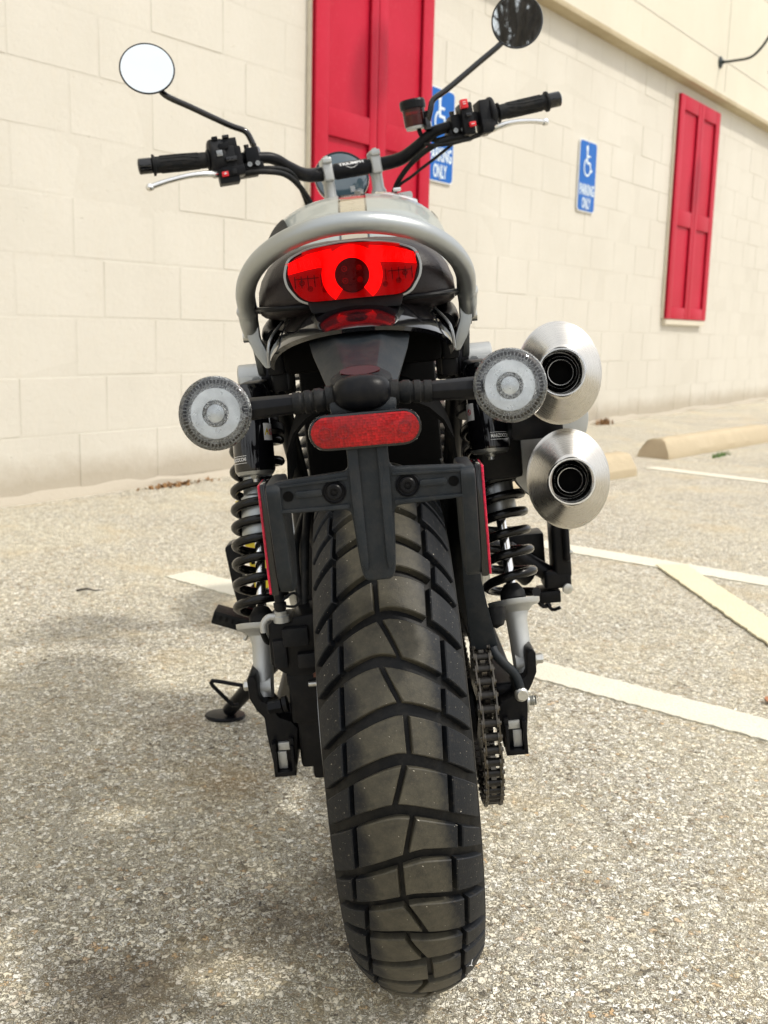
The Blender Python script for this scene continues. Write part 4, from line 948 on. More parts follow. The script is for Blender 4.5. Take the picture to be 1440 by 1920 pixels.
# ---- painted rear mudguard
def arc_sec(y, hw_, zt, sag, zs, n=24, th=.0):
    P = []
    for k in range(n + 1):
        a = pi * k / n; x = -hw_ * cos(a); P.append(V((x, y, zt - sag * (1 - sin(a) ** .85))))
    return P
def shell(secs, th):
    g = G(); outer = secs; inner = [[V((p.x * (1 - th / .1), p.y + .0015, p.z - th)) for p in s_] for s_ in secs]; n = len(secs[0])
    vs_ = [p for s_ in outer for p in s_] + [p for s_ in inner for p in s_]; m_ = len(secs) * n; fs_ = []
    for i in range(len(secs) - 1):
        for j in range(n - 1):
            fs_.append((i * n + j, i * n + j + 1, (i + 1) * n + j + 1, (i + 1) * n + j)); fs_.append((m_ + i * n + j, m_ + (i + 1) * n + j, m_ + (i + 1) * n + j + 1, m_ + i * n + j + 1))
    for j in range(n - 1):
        fs_.append((j, m_ + j, m_ + j + 1, j + 1)); q = (len(secs) - 1) * n; fs_.append((q + j, q + j + 1, m_ + q + j + 1, m_ + q + j))
    for i in range(len(secs) - 1):
        for j in (0, n - 1): fs_.append((i * n + j, (i + 1) * n + j, m_ + (i + 1) * n + j, m_ + i * n + j))
    g.add(vs_, fs_); return g
secs = []
for (y, hw_, zt, sag) in ((-.204, .1015, .7965, .034), (-.201, .1020, .7985, .034), (-.190, .1025, .8055, .036), (-.174, .103, .8135, .040), (-.15, .1035, .8200, .044), (-.10, .104, .8270, .050), (-.04, .105, .832, .055), (.06, .105, .832, .058)):
    s_ = arc_sec(y, hw_, zt, sag, 0)
    for p in s_: p.y += 0.115 * (abs(p.x) / hw_) ** 2.2 * (1 if y < -.1 else .3)
    secs.append(s_)
g = shell(secs, .004); g.build('rear_mudguard', 'black_gloss', MB, ang=50)
# ---- black shell added to keep the hollow over the tyre dark; undertray, frame
secs = []
for t in range(-12, 100, 7):
    a = R(t); rr = .375; hw_ = .096
    y = -rr * cos(a) * .98 + .0; z = .345 + rr * 1.06 * sin(a)
    if t < 66: continue
    s_ = []
    for k in range(13):
        q = pi * k / 12; s_.append(V((-hw_ * cos(q), y + .03 * abs(cos(q)) ** 3 * cos(a), z - .10 * (1 - sin(q) ** .6))))
    secs.append(s_)
g = shell(secs, .003); g.build('gap_dark_shell', 'black_void', MB, ang=60)
g = G(); g.box((0, .33, .62), (.20, .10, .36)); g.box((0, .12, .775), (.185, .30, .05)); g.build('airbox', 'black_void', MB, bevel=.01)
for s_ in (-1, 1):
    g = G(); g.tube([(s_ * .098, -.02, .792), (s_ * .108, .04, .800), (s_ * .115, .25, .815), (s_ * .115, .42, .80)], .0125, 12, sub=4); g.build('frame_rail', 'black_satin', MB)
    g = G(); g.tube([(s_ * .110, .10, .795), (s_ * .118, .11, .755), (s_ * .105, .30, .52), (s_ * .10, .46, .40)], .0125, 12, sub=4); g.build('frame_rail', 'black_satin', MB)
    g = G(); g.lathe([(.0225, 0), (.0235, .003), (.0235, .012), (.018, .014), (.018, .021), (.0215, .022), (.0215, .028), (.0165, .030), (.0165, .04)], (s_ * .092, .10, .745), (s_, 0, 0), 26); g.build('shock_boss', 'black_satin', MB, ang=30)
    g = G(); g.box((s_ * .104, .08, .775), (.020, .16, .05)); g.box((s_ * .102, .05, .745), (.02, .08, .03)); g.build('frame_bracket', 'black_satin', MB, bevel=.004)
    g = G(); g.tube([(s_ * .085, -.07, .81), (s_ * .0985, -.10, .79), (s_ * .1015, -.10, .765)], .0018, 6, sub=4); g.build('cable_tie', 'dark_silver', MB)
# ---- seat
secs = []
for (y, hw_, zt, zb_) in ((-.115, .050, .868, .822), (-.110, .078, .880, .815), (-.09, .098, .889, .812), (-.05, .1105, .8945, .810), (.0, .1155, .894, .81), (.12, .118, .884, .81), (.30, .112, .872, .80), (.42, .098, .880, .80), (.50, .085, .888, .80)):
    P = []; n = 30
    for k in range(n):
        a = 2 * pi * k / n; cx, sx_ = cos(a), sin(a); e = .62
        x = hw_ * (abs(cx) ** e) * (1 if cx > 0 else -1)
        if sx_ >= 0: z = zb_ + .020 + (zt - zb_ - .020) * abs(sx_) ** .95
        else: z = zb_ + .020 - .020 * abs(sx_) ** .5
        P.append(V((x, y, z)))
    secs.append(P)
g = G(); g.rings(secs); g.build('seat', 'seat', MB, ang=70)
g = G(); g.tube([(-.116, .30, .822), (-.119, .10, .826), (-.1175, .0, .826), (-.109, -.07, .826), (-.085, -.107, .824), (0, -.122, .822), (.085, -.107, .824), (.109, -.07, .826), (.1175, .0, .826), (.119, .10, .826), (.116, .30, .822)], .0028, 8, sub=6); g.build('seat_piping', 'black_satin', MB)

# ---- grab rail
def rail(x):    # height of the loop for x
    return None
RP = []
for k in range(25):
    t = pi * k / 24; x = -.1245 * cos(t) * (1 + .0 * sin(t)); q = sin(t)
    z = .832 + (.8985 - .832) * q
    y = -.045 - .135 * q ** 1.1; RP.append(V((x, y, z)))
RP = [V((-.1255, -.035, .822))] + RP + [V((.1255, -.035, .822))]
g = G(); g.tube(RP, .0110, 20, sub=2); GR = g.build('grab_rail', 'silver_paint', MB, ang=80)
for s_ in (-1, 1):
    g = G(); g.tube([(s_ * .1255, -.0385, .829), (s_ * .1255, -.0365, .8265), (s_ * .1255, -.0345, .824)], [.0120, .0130, .0120], 22); g.build('weld_bead', 'cast_silver', GR)
    g = G(); g.tube([(s_ * .1255, -.036, .826), (s_ * .1262, -.028, .812), (s_ * .1265, -.018, .800)], [.0120, .0105, .0085], 18, sub=4); g.build('rail_end', 'silver_paint', GR)
    P = rounded([(-.022, .815), (.012, .818), (.020, .785), (.040, .765), (.034, .748), (.012, .752), (-.004, .772), (-.020, .790)], .008)
    g = G(); n = len(P); x0, x1 = s_ * .1195, s_ * .1275
    g.add([(x0, a, b) for a, b in P] + [(x1, a, b) for a, b in P], [tuple(range(n)), tuple(range(2 * n - 1, n - 1, -1))] + [(i, (i + 1) % n, (i + 1) % n + n, i + n) for i in range(n)])
    g.build('rail_bracket', 'silver_paint', GR, bevel=.002)
    g = G(); g.prism(rounded([(s_ * x, z) for x, z in [(.1310, .818), (.1165, .818), (.1160, .795), (.1085, .776), (.1070, .760), (.1130, .760), (.1240, .778), (.1295, .795)]], .004), -.030, -.016); g.build('rail_strap', 'silver_paint', GR, bevel=.0025)
    g = G(); g.lathe([(.0095, 0), (.0095, .003), (.0065, .0035), (.0065, .010), (.003, .010), (.003, .006)], (s_ * .1275, -.006, .798), (s_, 0, 0), 20); g.build('bolt', 'bolt', GR)
    g = G(); g.lathe([(.0028, 0), (.0028, .0012)], (s_ * .1205, -.0745, .8478), V((s_ * .12, -1, .2)), 12); g.build('drain_dark_disc', 'black_void', GR)  # black disc set on the rail as a hole's dark

# ---- tail light
YT = -.150
tl = [(-.0670, .8720), (-.0455, .8805), (-.012, .8840), (.012, .8840), (.0455, .8790), (.0670, .8710), (.0720, .8560), (.0705, .8440), (.0600, .8280), (.0500, .8235), (-.0500, .8235), (-.0605, .8290), (-.0710, .8440), (-.0725, .8560)]
def scalep(P, k, kz=None, c=(0, .852)): return [((x - c[0]) * k + c[0], (z - c[1]) * (kz or k) + c[1]) for x, z in P]
tl = rounded(tl, .006, 3)
crv = lambda x: 1.6 * x * x        # swept back towards the sides
def bent(x, y, z): return V((x, y + crv(x), z))
g = G(); g.prism(scalep(tl, 1.0), YT - .006, YT + .030, bent); TL = g.build('tail_light', 'silver_paint', MB, bevel=.0018)
g = G(); g.prism(scalep(tl, .962, .94), YT - .0072, YT + .02, bent); g.build('lamp_seal', 'black_plastic', TL, bevel=.0004)
def face(P, y, name, mat_, dx=8):
    g = G(); xs = sorted(set([p[0] for p in P])); n = len(P)
    # fan strips in x so the face can bend
    lo = min(xs); hi = max(xs); N_ = 28; up_, dn = [], []
    def ylims(x):
        ys = []
        for i in range(n):
            a, b = P[i], P[(i + 1) % n]
            if (a[0] - x) * (b[0] - x) <= 0 and a[0] != b[0]: t = (x - a[0]) / (b[0] - a[0]); ys.append(a[1] + (b[1] - a[1]) * t)
        return min(ys), max(ys)
    vs_ = []
    for i in range(N_ + 1):
        x = lo + (hi - lo) * (i / N_ * .9996 + .0002); l, u = ylims(x); vs_ += [bent(x, y, l), bent(x, y, u), bent(x, y + .003, l), bent(x, y + .003, u)]
    fs_ = []
    for i in range(N_):
        a = 4 * i; b = a + 4; fs_ += [(a, b, b + 1, a + 1), (a + 2, a + 3, b + 3, b + 2), (a, a + 2, b + 2, b), (a + 1, b + 1, b + 3, a + 3)]
    fs_ += [(0, 1, 3, 2), (4 * N_, 4 * N_ + 2, 4 * N_ + 3, 4 * N_ + 1)]
    g.add(vs_, fs_); return g.build(name, mat_, TL, ang=30)
face(scalep(tl, .925, .90), YT - .0078, 'lamp_backing', 'glow_red')
# lit band: ring plus wings
ring_c = (-.001, .8495)
def ringpts(r, a0, a1, n=40): return [(ring_c[0] + r * 1.03 * cos(R(a0 + (a1 - a0) * k / n)), ring_c[1] + r * .98 * sin(R(a0 + (a1 - a0) * k / n))) for k in range(n + 1)]
g = G(); A = ringpts(.0300, -52, 232, 56); B_ = ringpts(.0172, -52, 232, 56); y = YT - .0112
vs_ = []
for a, b in zip(A, B_): 
    zt = min(a[1], .8800); vs_ += [bent(a[0], y, zt), bent(b[0], y, b[1]), bent(a[0], y + .004, zt), bent(b[0], y + .004, b[1])]
fs_ = []
for i in range(56): a = 4 * i; b = a + 4; fs_ += [(a, b, b + 1, a + 1), (a, a + 2, b + 2, b), (a + 1, b + 1, b + 3, a + 3)]
g.add(vs_, fs_); g.build('led_ring', 'led', TL, ang=30)
wingL = [(-.0200, .8770), (-.0450, .8735), (-.0660, .8665), (-.0665, .8555), (-.0470, .8585), (-.0325, .8600), (-.0200, .8590)]
face(wingL, YT - .0108, 'led_wing', 'led'); face([(-x - .001, z) for x, z in reversed(wingL)], YT - .0108, 'led_wing', 'led')
topb = [(-.050, .8765), (-.030, .8800), (0, .8812), (.030, .8800), (.050, .8765), (.050, .8740), (.028, .8738), (-.028, .8738), (-.050, .8740)]
face(topb, YT - .0104, 'upper_band', 'led_dim')
n = 9
for s_ in (-1, 1):
    for k in range(n):      # moulded louvre lines in the lit wings
        x = s_ * (.031 + .0042 * k); g = G(); g.tube([bent(x, YT - .0122, .8615), bent(x + s_ * .0012, YT - .0122, .8670), bent(x + s_ * .0035, YT - .0120, .8705 - .0006 * k)], .00045, 6); g.build('louvre', 'led_dim', TL)
g = G(); g.lathe([(.0178, 0), (.0178, .003), (.0168, .004), (.0, .004)], bent(ring_c[0], YT - .0075, ring_c[1]), (0, -1, 0), 40); g.build('centre_lens', 'darker_red', TL)
for (x, z) in ((-.0085, .8560), (.0065, .8560), (-.0085, .8440), (.0065, .8440), (-.045, .8395), (-.030, .8375), (.032, .8375), (.046, .8400), (-.053, .846), (.053, .847)):
    g = G(); g.lathe([(.0030, 0), (.0030, .0008), (.0022, .0010), (.0020, .0002), (.0010, .0002), (.0008, .0012), (0, .0012)], bent(x, YT - .0114 if abs(x) < .02 else YT - .0080, z), (0, -1, 0), 16); g.build('led_cell', 'dark_red', TL)
for s_ in (-1, 1):
    for k in range(5):
        g = G(); g.box(bent(s_ * (.033 + .0068 * k), YT - .0085, .8470), (.0008, .0012, .012)); g.build('divider', 'darker_red', TL)
    g = G(); g.box(bent(s_ * .046, YT - .0086, .8500), (.028, .0012, .0008)); g.build('divider', 'darker_red', TL)
o = face(scalep(tl, .945, .925), YT - .0155, 'clear_cover', 'clear_red')
g = G(); g.prism(rounded([(-.050, .827), (.050, .827), (.046, .8145), (-.046, .8145)], .003), YT - .004, YT + .05); g.build('tail_light_mount', 'black_plastic', MB, bevel=.003)
g = G(); g.box((0, -.04, .835), (.09, .19, .05)); g.build('tail_fairing', 'black_void', MB, bevel=.008)

# ---- fuel tank
TKS = [(.36, .050, .900, .86), (.375, .085, .925, .85), (.41, .112, .950, .83), (.47, .140, .982, .82), (.55, .154, 1.010, .82), (.64, .1600, 1.027, .82), (.74, .158, 1.035, .83), (.84, .148, 1.030, .85), (.92, .126, 1.012, .88), (.97, .090, .985, .91), (.99, .05, .965, .93)]
def tank_at(v, a, off=0.0):
    # v: index along, a: angle (0 right, 90 top)
    i = min(int(v), len(TKS) - 2); t = v - i; q = [TKS[i][k] * (1 - t) + TKS[i + 1][k] * t for k in range(4)]
    y, hw_, zt, zb_ = q; zm = zb_ + (zt - zb_) * .48; c_, s_ = cos(a), sin(a)
    x = (hw_ + off) * (abs(c_) ** .84) * (1 if c_ > 0 else -1); z = zm + ((zt - zm) + off) * (abs(s_) ** .86) if s_ > 0 else zm - (zm - zb_ + off) * abs(s_) ** .8
    return V((x, y, z))
g = G(); g.rings([[tank_at(i * .25, 2 * pi * k / 56) for k in range(56)] for i in range(41)]); TK = g.build('fuel_tank', 'tank_paint', MB, ang=70)
def tank_strip(x0, x1, v0, v1, off, name, mat_):
    g = G(); n = 30; vs_ = []
    for i in range(n + 1):
        v = v0 + (v1 - v0) * i / n
        i_ = min(int(v), len(TKS) - 2); t = v - i_; hw_ = TKS[i_][1] * (1 - t) + TKS[i_ + 1][1] * t
        for x in (x0, (x0 + x1) / 2, x1): vs_.append(tank_at(v, math.acos(max(-1, min(1, (1 if x > 0 else -1) * (abs(x) / hw_) ** (1 / .84)))), off))
    fs_ = []
    for i in range(n):
        for k in (0, 1): fs_.append((3 * i + k, 3 * i + k + 1, 3 * i + k + 4, 3 * i + k + 3))
    g.add(vs_, fs_); return g.build(name, mat_, TK, ang=80)
tank_strip(-.0205, .0205, 1.2, 9.2, .0009, 'tank_stripe', 'tank_stripe')
for s_ in (-1, 1): tank_strip(s_ * .0212 - .0015, s_ * .0212 + .0015, 1.2, 9.2, .0012, 'pinstripe', 'black_gloss')
# knee pads
for s_ in (-1, 1):
    g = G(); n, m_ = 12, 8; vs_ = []
    for i in range(n + 1):
        for k in range(m_ + 1):
            u = i / n; v = 1.6 + 3.2 * u; e = sin(pi * min(1, max(0, u))) ** .35; a0_, a1_ = R(14 + 12 * (1 - e)), R(46 - 10 * (1 - e)); a = a0_ + (a1_ - a0_) * k / m_
            p = tank_at(v, a if s_ > 0 else pi - a, .003); vs_.append(p)
    g.add(vs_, [(i * (m_ + 1) + k, i * (m_ + 1) + k + 1, (i + 1) * (m_ + 1) + k + 1, (i + 1) * (m_ + 1) + k) for i in range(n) for k in range(m_)])
    g.build('knee_pad', 'rubber', TK, ang=80) if s_ < 0 else None
    text_g('TRIUMPH', .030, lambda x, y, z: tank_at(5.4 - s_ * x / .09, (R(30) + y / .13) if s_ > 0 else pi - (R(30) + y / .13), .0012), sx=1.0).build('tank_lettering', 'black_satin', TK)
cp = V((.078, .735, 1.022)); ca_ = V((.28, -.10, 1)).normalized()
g = G(); g.lathe([(.041, -.015), (.041, .004), (.039, .008), (.034, .009), (.033, .0075), (.030, .0075), (.029, .010), (.012, .012), (0, .012)], cp, ca_, 44); CP = g.build('filler_cap', 'polished', MB)
g = G(); g.box(cp + ca_ * .012 + V((0, -.036, .002)), (.014, .012, .006)); g.build('cap_latch', 'polished', CP, bevel=.0015)

# ---- exhaust silencers
for i_, (c, hole) in enumerate(((V((.2110, -.118, .7285)), V((.2108, -.150, .7315))), (V((.2140, -.118, .6110)), V((.2130, -.150, .6110))))):
    ax = (V((-.07, -1, .09)) if i_ == 0 else V((-.04, -1, .06))).normalized()
    c = c - ax * .012
    K_ = lambda prof, name, mat_, par, seg=64, ang=38: G().lathe(prof, c, ax, seg, sx=.92, sz=1.12).build(name, mat_, par, ang=ang, origin=tuple(c))
    body = [(.026, -.46), (.0300, -.34), (.0320, -.16), (.0390, -.06), (.0470, -.010), (.0490, -.002)]
    SI = K_(body, 'silencer', 'steel', MB)
    cone = [(.0490, -.004), (.0498, -.002), (.0500, .0005), (.0462, .0025), (.0270, .0270), (.0250, .0292), (.0236, .0298)]
    G().lathe(cone, c, ax, 64, sx=.92, sz=1.12, caps=(False, False)).build('end_cone', 'steel', SI, ang=60, origin=tuple(c))
    q = c + ax * .0297
    g = G(); g.lathe([(.0262, -.004), (.0262, -.0005), (.0252, .0012), (.0238, .0012), (.0226, -.0006), (.0222, -.010), (.0222, -.030)], q, ax, 48, caps=(False, False)); g.build('outlet_bead', 'polished', SI)
    g = G(); g.lathe([(.0215, -.028), (.0, -.029)], q, ax, 36); g.lathe([(.0222, -.012), (.0222, -.0285)], q, ax, 36, caps=(False, False)); g.build('outlet_bore', 'black_void', SI)
    for rr in (.0172, .0132):
        g = G(); g.lathe([(rr, -.014), (rr + .0007, -.0128), (rr, -.0118), (rr - .0007, -.0128), (rr - .0006, -.028), (rr + .0006, -.028), (rr, -.014)], q, ax, 40, caps=(False, False)); g.build('inner_ring', 'polished', SI)
        g = G(); g.lathe([(rr - .0008, -.015), (rr - .0008, -.0275)], q, ax, 36, caps=(False, False)); g.build('inner_bore', 'black_void', SI)
g = G(); g.lathe([(.0475, 0), (.0490, .002), (.0490, .020), (.0475, .022)], V((.214, .05, .619)), (.02, -1, .02), 48, sx=.98, sz=1.14); g.build('silencer_band', 'cast_silver', MB)
g = G(); g.box((.190, -.02, .668), (.06, .10, .03)); g.box((.155, .06, .67), (.05, .12, .14)); g.build('silencer_bracket', 'black_satin', MB, bevel=.006)
g = G(); g.tube([(.243, .32, .689), (.245, .44, .676), (.20, .62, .62), (.13, .80, .50)], .024, 20, sub=6); g.build('exhaust_pipe', 'steel', MB)
g = G(); g.tube([(.232, .32, .586), (.235, .44, .578), (.20, .60, .54), (.13, .78, .44)], .024, 20, sub=6); g.build('exhaust_pipe', 'steel', MB)
g = G(); g.prism(rounded([(.232, .70), (.262, .69), (.268, .665), (.262, .64), (.232, .63)], .01), .02, .32); g.build('heat_shield', 'cast_silver', MB, bevel=.004)

# ---- engine, front end (mostly hidden)
g = G(); g.box((0, .62, .40), (.30, .34, .28)); g.box((0, .68, .20), (.20, .30, .10)); EN = g.build('engine', 'black_satin', MB, bevel=.03, seg=3)
for s_ in (-1, 1):
    g = G(); g.lathe([(.10, 0), (.10, .015), (.08, .03), (.03, .034)], (s_ * .15, .62, .38), (s_, 0, 0), 36); g.build('engine_cover', 'dark_silver', EN)
for k in range(9):
    g = G(); g.box((0, .70, .56 + .020 * k), (.28, .20, .006)); g.build('cooling_fin', 'black_satin', EN, bevel=.002)
g = G(); g.box((0, .70, .64), (.22, .15, .20)); g.build('cylinder_block', 'black_satin', EN, bevel=.01)
fa = V((0, 1.525, .33))
def ST(g): return g.xf(steer)
g = G(); prf = [(.265 + .045 * sin(R(a)) , .045 * cos(R(a))) for a in range(-40, 221, 20)]; g.lathe([(r + .02, x) for r, x in prf], fa, (1, 0, 0), 72, caps=(False, False)); FW = ST(g).build('front_wheel', 'carcass', MB)
g = G(); g.lathe([(.255, -.03), (.268, -.03), (.262, 0), (.268, .03), (.255, .03), (.25, 0), (.255, -.03)], fa, (1, 0, 0), 60, caps=(False, False)); ST(g).build('front_rim', 'black_satin', FW)
for k in range(28):
    a = 2 * pi * k / 28; s_ = 1 if k % 2 else -1; g = G(); g.tube([fa + V((s_ * .03, .03 * sin(a), .03 * cos(a))), fa + V((0, .255 * sin(a + .3), .255 * cos(a + .3)))], .002, 5); ST(g).build('spoke', 'dark_silver', FW)
for s_ in (-1, 1):
    g = G(); g.tube([(s_ * .095, 1.50, .30), (s_ * .095, 1.485, .36), (s_ * .095, 1.34, .66), (s_ * .095, 1.16, 1.03)], [.02, .027, .027, .024], 18); ST(g).build('fork_leg', 'black_satin', MB)
g = G(); g.tube([fa + V((-.11, 0, 0)), fa + V((.11, 0, 0))], .02, 16); ST(g).build('front_hub', 'black_satin', FW)
g = G(); g.lathe([(.02, -.13), (.06, -.11), (.085, -.05), (.088, .0), (.080, .012), (.0, .02)], (0, 1.31, .965), (0, 1, -.1), 40); ST(g).build('headlight', 'black_gloss', MB)
g = G(); secs = []
for t in range(40, 140, 10):
    a = R(t); secs.append([V((-.065 * cos(pi * k / 8), 1.525 + .36 * cos(a), .33 + (.36 * sin(a)) - .03 * (1 - sin(pi * k / 8)))) for k in range(9)])
ST(shell(secs, .003)).build('front_mudguard', 'black_gloss', MB)

# ---- handlebar assembly (drawn straight ahead, then turned with the steering)
def BT(name, mat_, g, par=MB, **k): return ST(g).build(name, mat_, par, **k)
bar = [(-.440, .964, 1.1885), (-.300, .970, 1.1810), (-.205, .998, 1.1750), (-.170, 1.010, 1.1690), (-.140, 1.033, 1.1510), (-.108, 1.060, 1.1365), (-.070, 1.085, 1.1350), (0, 1.089, 1.1355)]
bar = bar + [(-x, y, z) for x, y, z in reversed(bar[:-1])]
br_ = [.0110, .0110, .0112, .0118, .0130, .0142, .0148, .0150]; br_ = br_ + br_[:-1][::-1]
HB = BT('handlebar', 'black_satin', G().tube(bar, br_, 20, sub=6), ang=80)
g = G(); g.tube([(-.036, 1.089, 1.1355), (.036, 1.089, 1.1355)], .0170, 28); BT('bar_pad', 'black_satin', g, HB, bevel=.001)
def onbar(x, y, z): a = y / .0172 + R(38); return steer((x, 1.089 - (.0174) * cos(a), 1.1355 + .0174 * sin(a)))
text_g('TRIUMPH', .0105, onbar, sx=1.25, bold=.00025).build('bar_lettering', 'white_print', HB, smooth=False)
g = G(); q = [(-.012, .0), (-.004, -.004), (.004, -.004), (.012, 0)]
for i in range(3):
    a, b = q[i], q[i + 1]; g.add([onbar(a[0], a[1] - .0066, 0), onbar(b[0], b[1] - .0066, 0), onbar(b[0], b[1] - .0056, 0), onbar(a[0], a[1] - .0056, 0)], [(0, 1, 2, 3)])
g.build('bar_emblem', 'white_print', HB, smooth=False)
for s_ in (-1, 1):
    g = G(); g.lathe([(.0165, 0), (.0165, .012), (.0130, .020), (.0125, .045), (.0140, .055)], (s_ * .0535, 1.099, 1.070), V((0, -.17, 1)), 26); g.box((s_ * .0535, 1.090, 1.1355), (.022, .046, .040)); RS = BT('bar_riser', 'cast_silver', g, bevel=.005, seg=3)
    g = G(); g.box((s_ * .0535, 1.086, 1.1580), (.021, .050, .013)); BT('clamp_cap', 'cast_silver', g, RS, bevel=.004, seg=3)
    for dy in (-.016, .016):
        g = G(); g.lathe([(.0050, 0), (.0050, .003), (.0024, .003), (.0024, .0005)], (s_ * .0535, 1.086 + dy, 1.1645), (0, 0, 1), 14); BT('bolt', 'bolt', g, RS)
    # grip
    g = G(); d = V((s_ * .12, -.005, .0065)).normalized(); o_ = V((s_ * .305, .970, 1.1813))
    pr_ = [(.0200, 0), (.0200, .002), (.0155, .004), (.0158, .03)] + [(.0158 + (.0006 if k % 2 else 0), .03 + .008 * k) for k in range(9)] + [(.0160, .104), (.0205, .106), (.0205, .110), (.0150, .1105)]
    g.lathe(pr_, o_, d, 28); GP = BT('grip', 'rubber', g, ang=25)
    for k in range(14):
        a = 2 * pi * k / 14; u = V((0, 0, 1)); w_ = d.cross(u).normalized(); u = w_.cross(d); e = u * cos(a) + w_ * sin(a); f_ = u * cos(a + .35) + w_ * sin(a + .35)
        g = G(); g.tube([o_ + d * .02 + e * .0158, o_ + d * .05 + f_ * .0162, o_ + d * .095 + f_ * .0162], .0011, 5); BT('grip_rib', 'rubber', g, GP)
    g = G(); g.lathe([(.0110, .110), (.0145, .111), (.0155, .114), (.0155, .136), (.0135, .138), (.010, .1385), (.009, .1365), (0, .1365)], o_, d, 26); BT('bar_end_weight', 'black_gloss', g)
# left switchgear
g = G(); g.lathe([(.018, .0), (.028, .002), (.031, .006), (.031, .030), (.027, .034)], (-.305, .974, 1.183), (1, .1, -.05), 28, sx=1, sz=1.2); g.box((-.272, .972, 1.164), (.040, .040, .070)); g.box((-.262, .978, 1.205), (.036, .036, .020)); SL = BT('left_switchgear', 'black_plastic', g, bevel=.004)
g = G(); g.box((-.2475, .975, 1.172), (.016, .046, .050)); g.box((-.262, .965, 1.150), (.046, .036, .020)); BT('switch_housing', 'black_satin', g, SL, bevel=.004)
for (p, s3, nm, mt) in (((-.280, .948, 1.146), (.013, .008, .010), 'horn_button', 'red_switch'), ((-.262, .946, 1.148), (.010, .008, .010), 'indicator_switch', 'black_plastic'), ((-.283, .948, 1.186), (.012, .010, .012), 'info_button', 'dark_silver'), ((-.262, .946, 1.172), (.022, .012, .009), 'toggle_switch', 'black_gloss'), ((-.272, .952, 1.199), (.018, .012, .012), 'dip_switch', 'black_satin'), ((-.286, .962, 1.217), (.012, .014, .008), 'pass_trigger', 'black_satin'), ((-.264, .962, 1.218), (.014, .014, .006), 'mode_button', 'black_gloss')):
    BT(nm, mt, G().box(p, s3), SL, bevel=.0016)
# right switchgear
g = G(); g.lathe([(.027, 0), (.030, .003), (.030, .010), (.019, .014)], (.285, .972, 1.182), (1, -.05, .05), 28, sx=1, sz=1.1); g.box((.272, .972, 1.176), (.022, .046, .066)); g.box((.276, .968, 1.158), (.03, .040, .022)); SR = BT('right_switchgear', 'black_plastic', g, bevel=.004)
g = G(); g.box((.2345, .974, 1.178), (.026, .044, .064)); BT('switch_housing', 'black_satin', g, SR, bevel=.005)
g = G(); g.box((.253, .978, 1.178), (.014, .030, .026)); BT('switch_housing', 'black_plastic', g, SR, bevel=.004)
for (p, s3, nm, mt) in (((.2290, .952, 1.2060), (.015, .014, .018), 'kill_switch', 'red_switch'), ((.2400, .948, 1.1640), (.014, .008, .010), 'start_button', 'red_switch'), ((.2340, .946, 1.1830), (.012, .008, .008), 'hazard_switch', 'black_gloss')):
    b_ = BT(nm, mt, G().box(p, s3), SR, bevel=.002)
g = G(); g.box((.2285, .9442, 1.2050), (.006, .0008, .0012)); g.box((.2285, .9442, 1.2090), (.006, .0008, .0012)); g.box((.2395, .9434, 1.1640), (.006, .0008, .0012)); BT('switch_symbol', 'white_print', g, SR)
g = G(); g.box((-.2795, .9434, 1.1460), (.006, .0008, .0012)); g.box((-.2795, .9434, 1.1480), (.003, .0008, .0012)); BT('switch_symbol', 'white_print', g, SL)
# lever clamps, levers
for s_ in (-1, 1):
    g = G(); g.box((s_ * .2170, .990, 1.1745), (.028, .042, .036)); g.box((s_ * .2200, 1.000, 1.156), (.046, .046, .018)); g.box((s_ * .232, 1.012, 1.150), (.05, .03, .016)); LC = BT('lever_clamp', 'black_satin', g, bevel=.004)
    for (dx, dz) in ((-.008, .020), (.008, .020)):
        g = G(); g.lathe([(.0052, 0), (.0052, .008), (.003, .008), (.003, .004)], (s_ * .2170 + dx, .980, 1.1745 + dz - .002), (0, -.2, 1), 14); BT('bolt', 'black_gloss', g, LC)
    for dx in (-.009, .007):
        g = G(); g.lathe([(.0048, 0), (.0048, .003), (.0026, .003), (.0026, .001)], (s_ * .2170 + dx, .969, 1.160), (0, -1, 0), 14); BT('bolt', 'dark_silver', g, LC)
    g = G(); pts = [(s_ * .262, 1.000, 1.150), (s_ * .285, .970, 1.150), (s_ * .312, .945, 1.151), (s_ * .350, .932, 1.1515), (s_ * .395, .925, 1.147), (s_ * .425, .922, 1.1415)]
    if s_ > 0: pts = [(x - .045 * max(0, (x - .262) / .163), y, z) for x, y, z in pts]
    g.tube(pts, [.007, .0075, .0065, .0055, .0052, .0058], 14, sub=5); LV = BT('lever', 'polished', g, ang=80)
    g = G(); g.lathe([(.0, -.0075), (.005, -.0065), (.0078, -.003), (.0082, 0), (.0078, .003), (.005, .0065), (0, .0075)], (s_ * .4300 - (.045 if s_ > 0 else 0), .9215, 1.1405), (0, 0, 1), 20); BT('lever_ball', 'polished', g, LV)
# brake reservoir on the right
c = (.140, 1.020, 1.190)
g = G(); g.lathe([(.0205, -.002), (.0235, .000), (.0235, .034), (.0, .034)], c, (0, -.04, 1), 36, caps=(True, False)); RZ = BT('brake_reservoir', 'amber_cup', g)
g = G(); g.lathe([(.0, .001), (.0205, .001), (.0205, .022), (.0, .022)], c, (0, -.04, 1), 30); BT('brake_fluid', simple('brake_fluid', (.34, .13, .055), .3, var=.3), g, RZ)
g = G(); g.lathe([(.0245, .033), (.0272, .034), (.0272, .048), (.0255, .052), (.0, .053)], c, (0, -.04, 1), 24); BT('reservoir_lid', 'black_satin', g, RZ, ang=12)
g = G(); g.lathe([(.0205, -.007), (.0215, -.002), (.0215, .000)], c, (0, -.04, 1), 36); g.box((.152, 1.012, 1.186), (.03, .014, .006)); BT('reservoir_base', 'cast_silver', g, RZ)
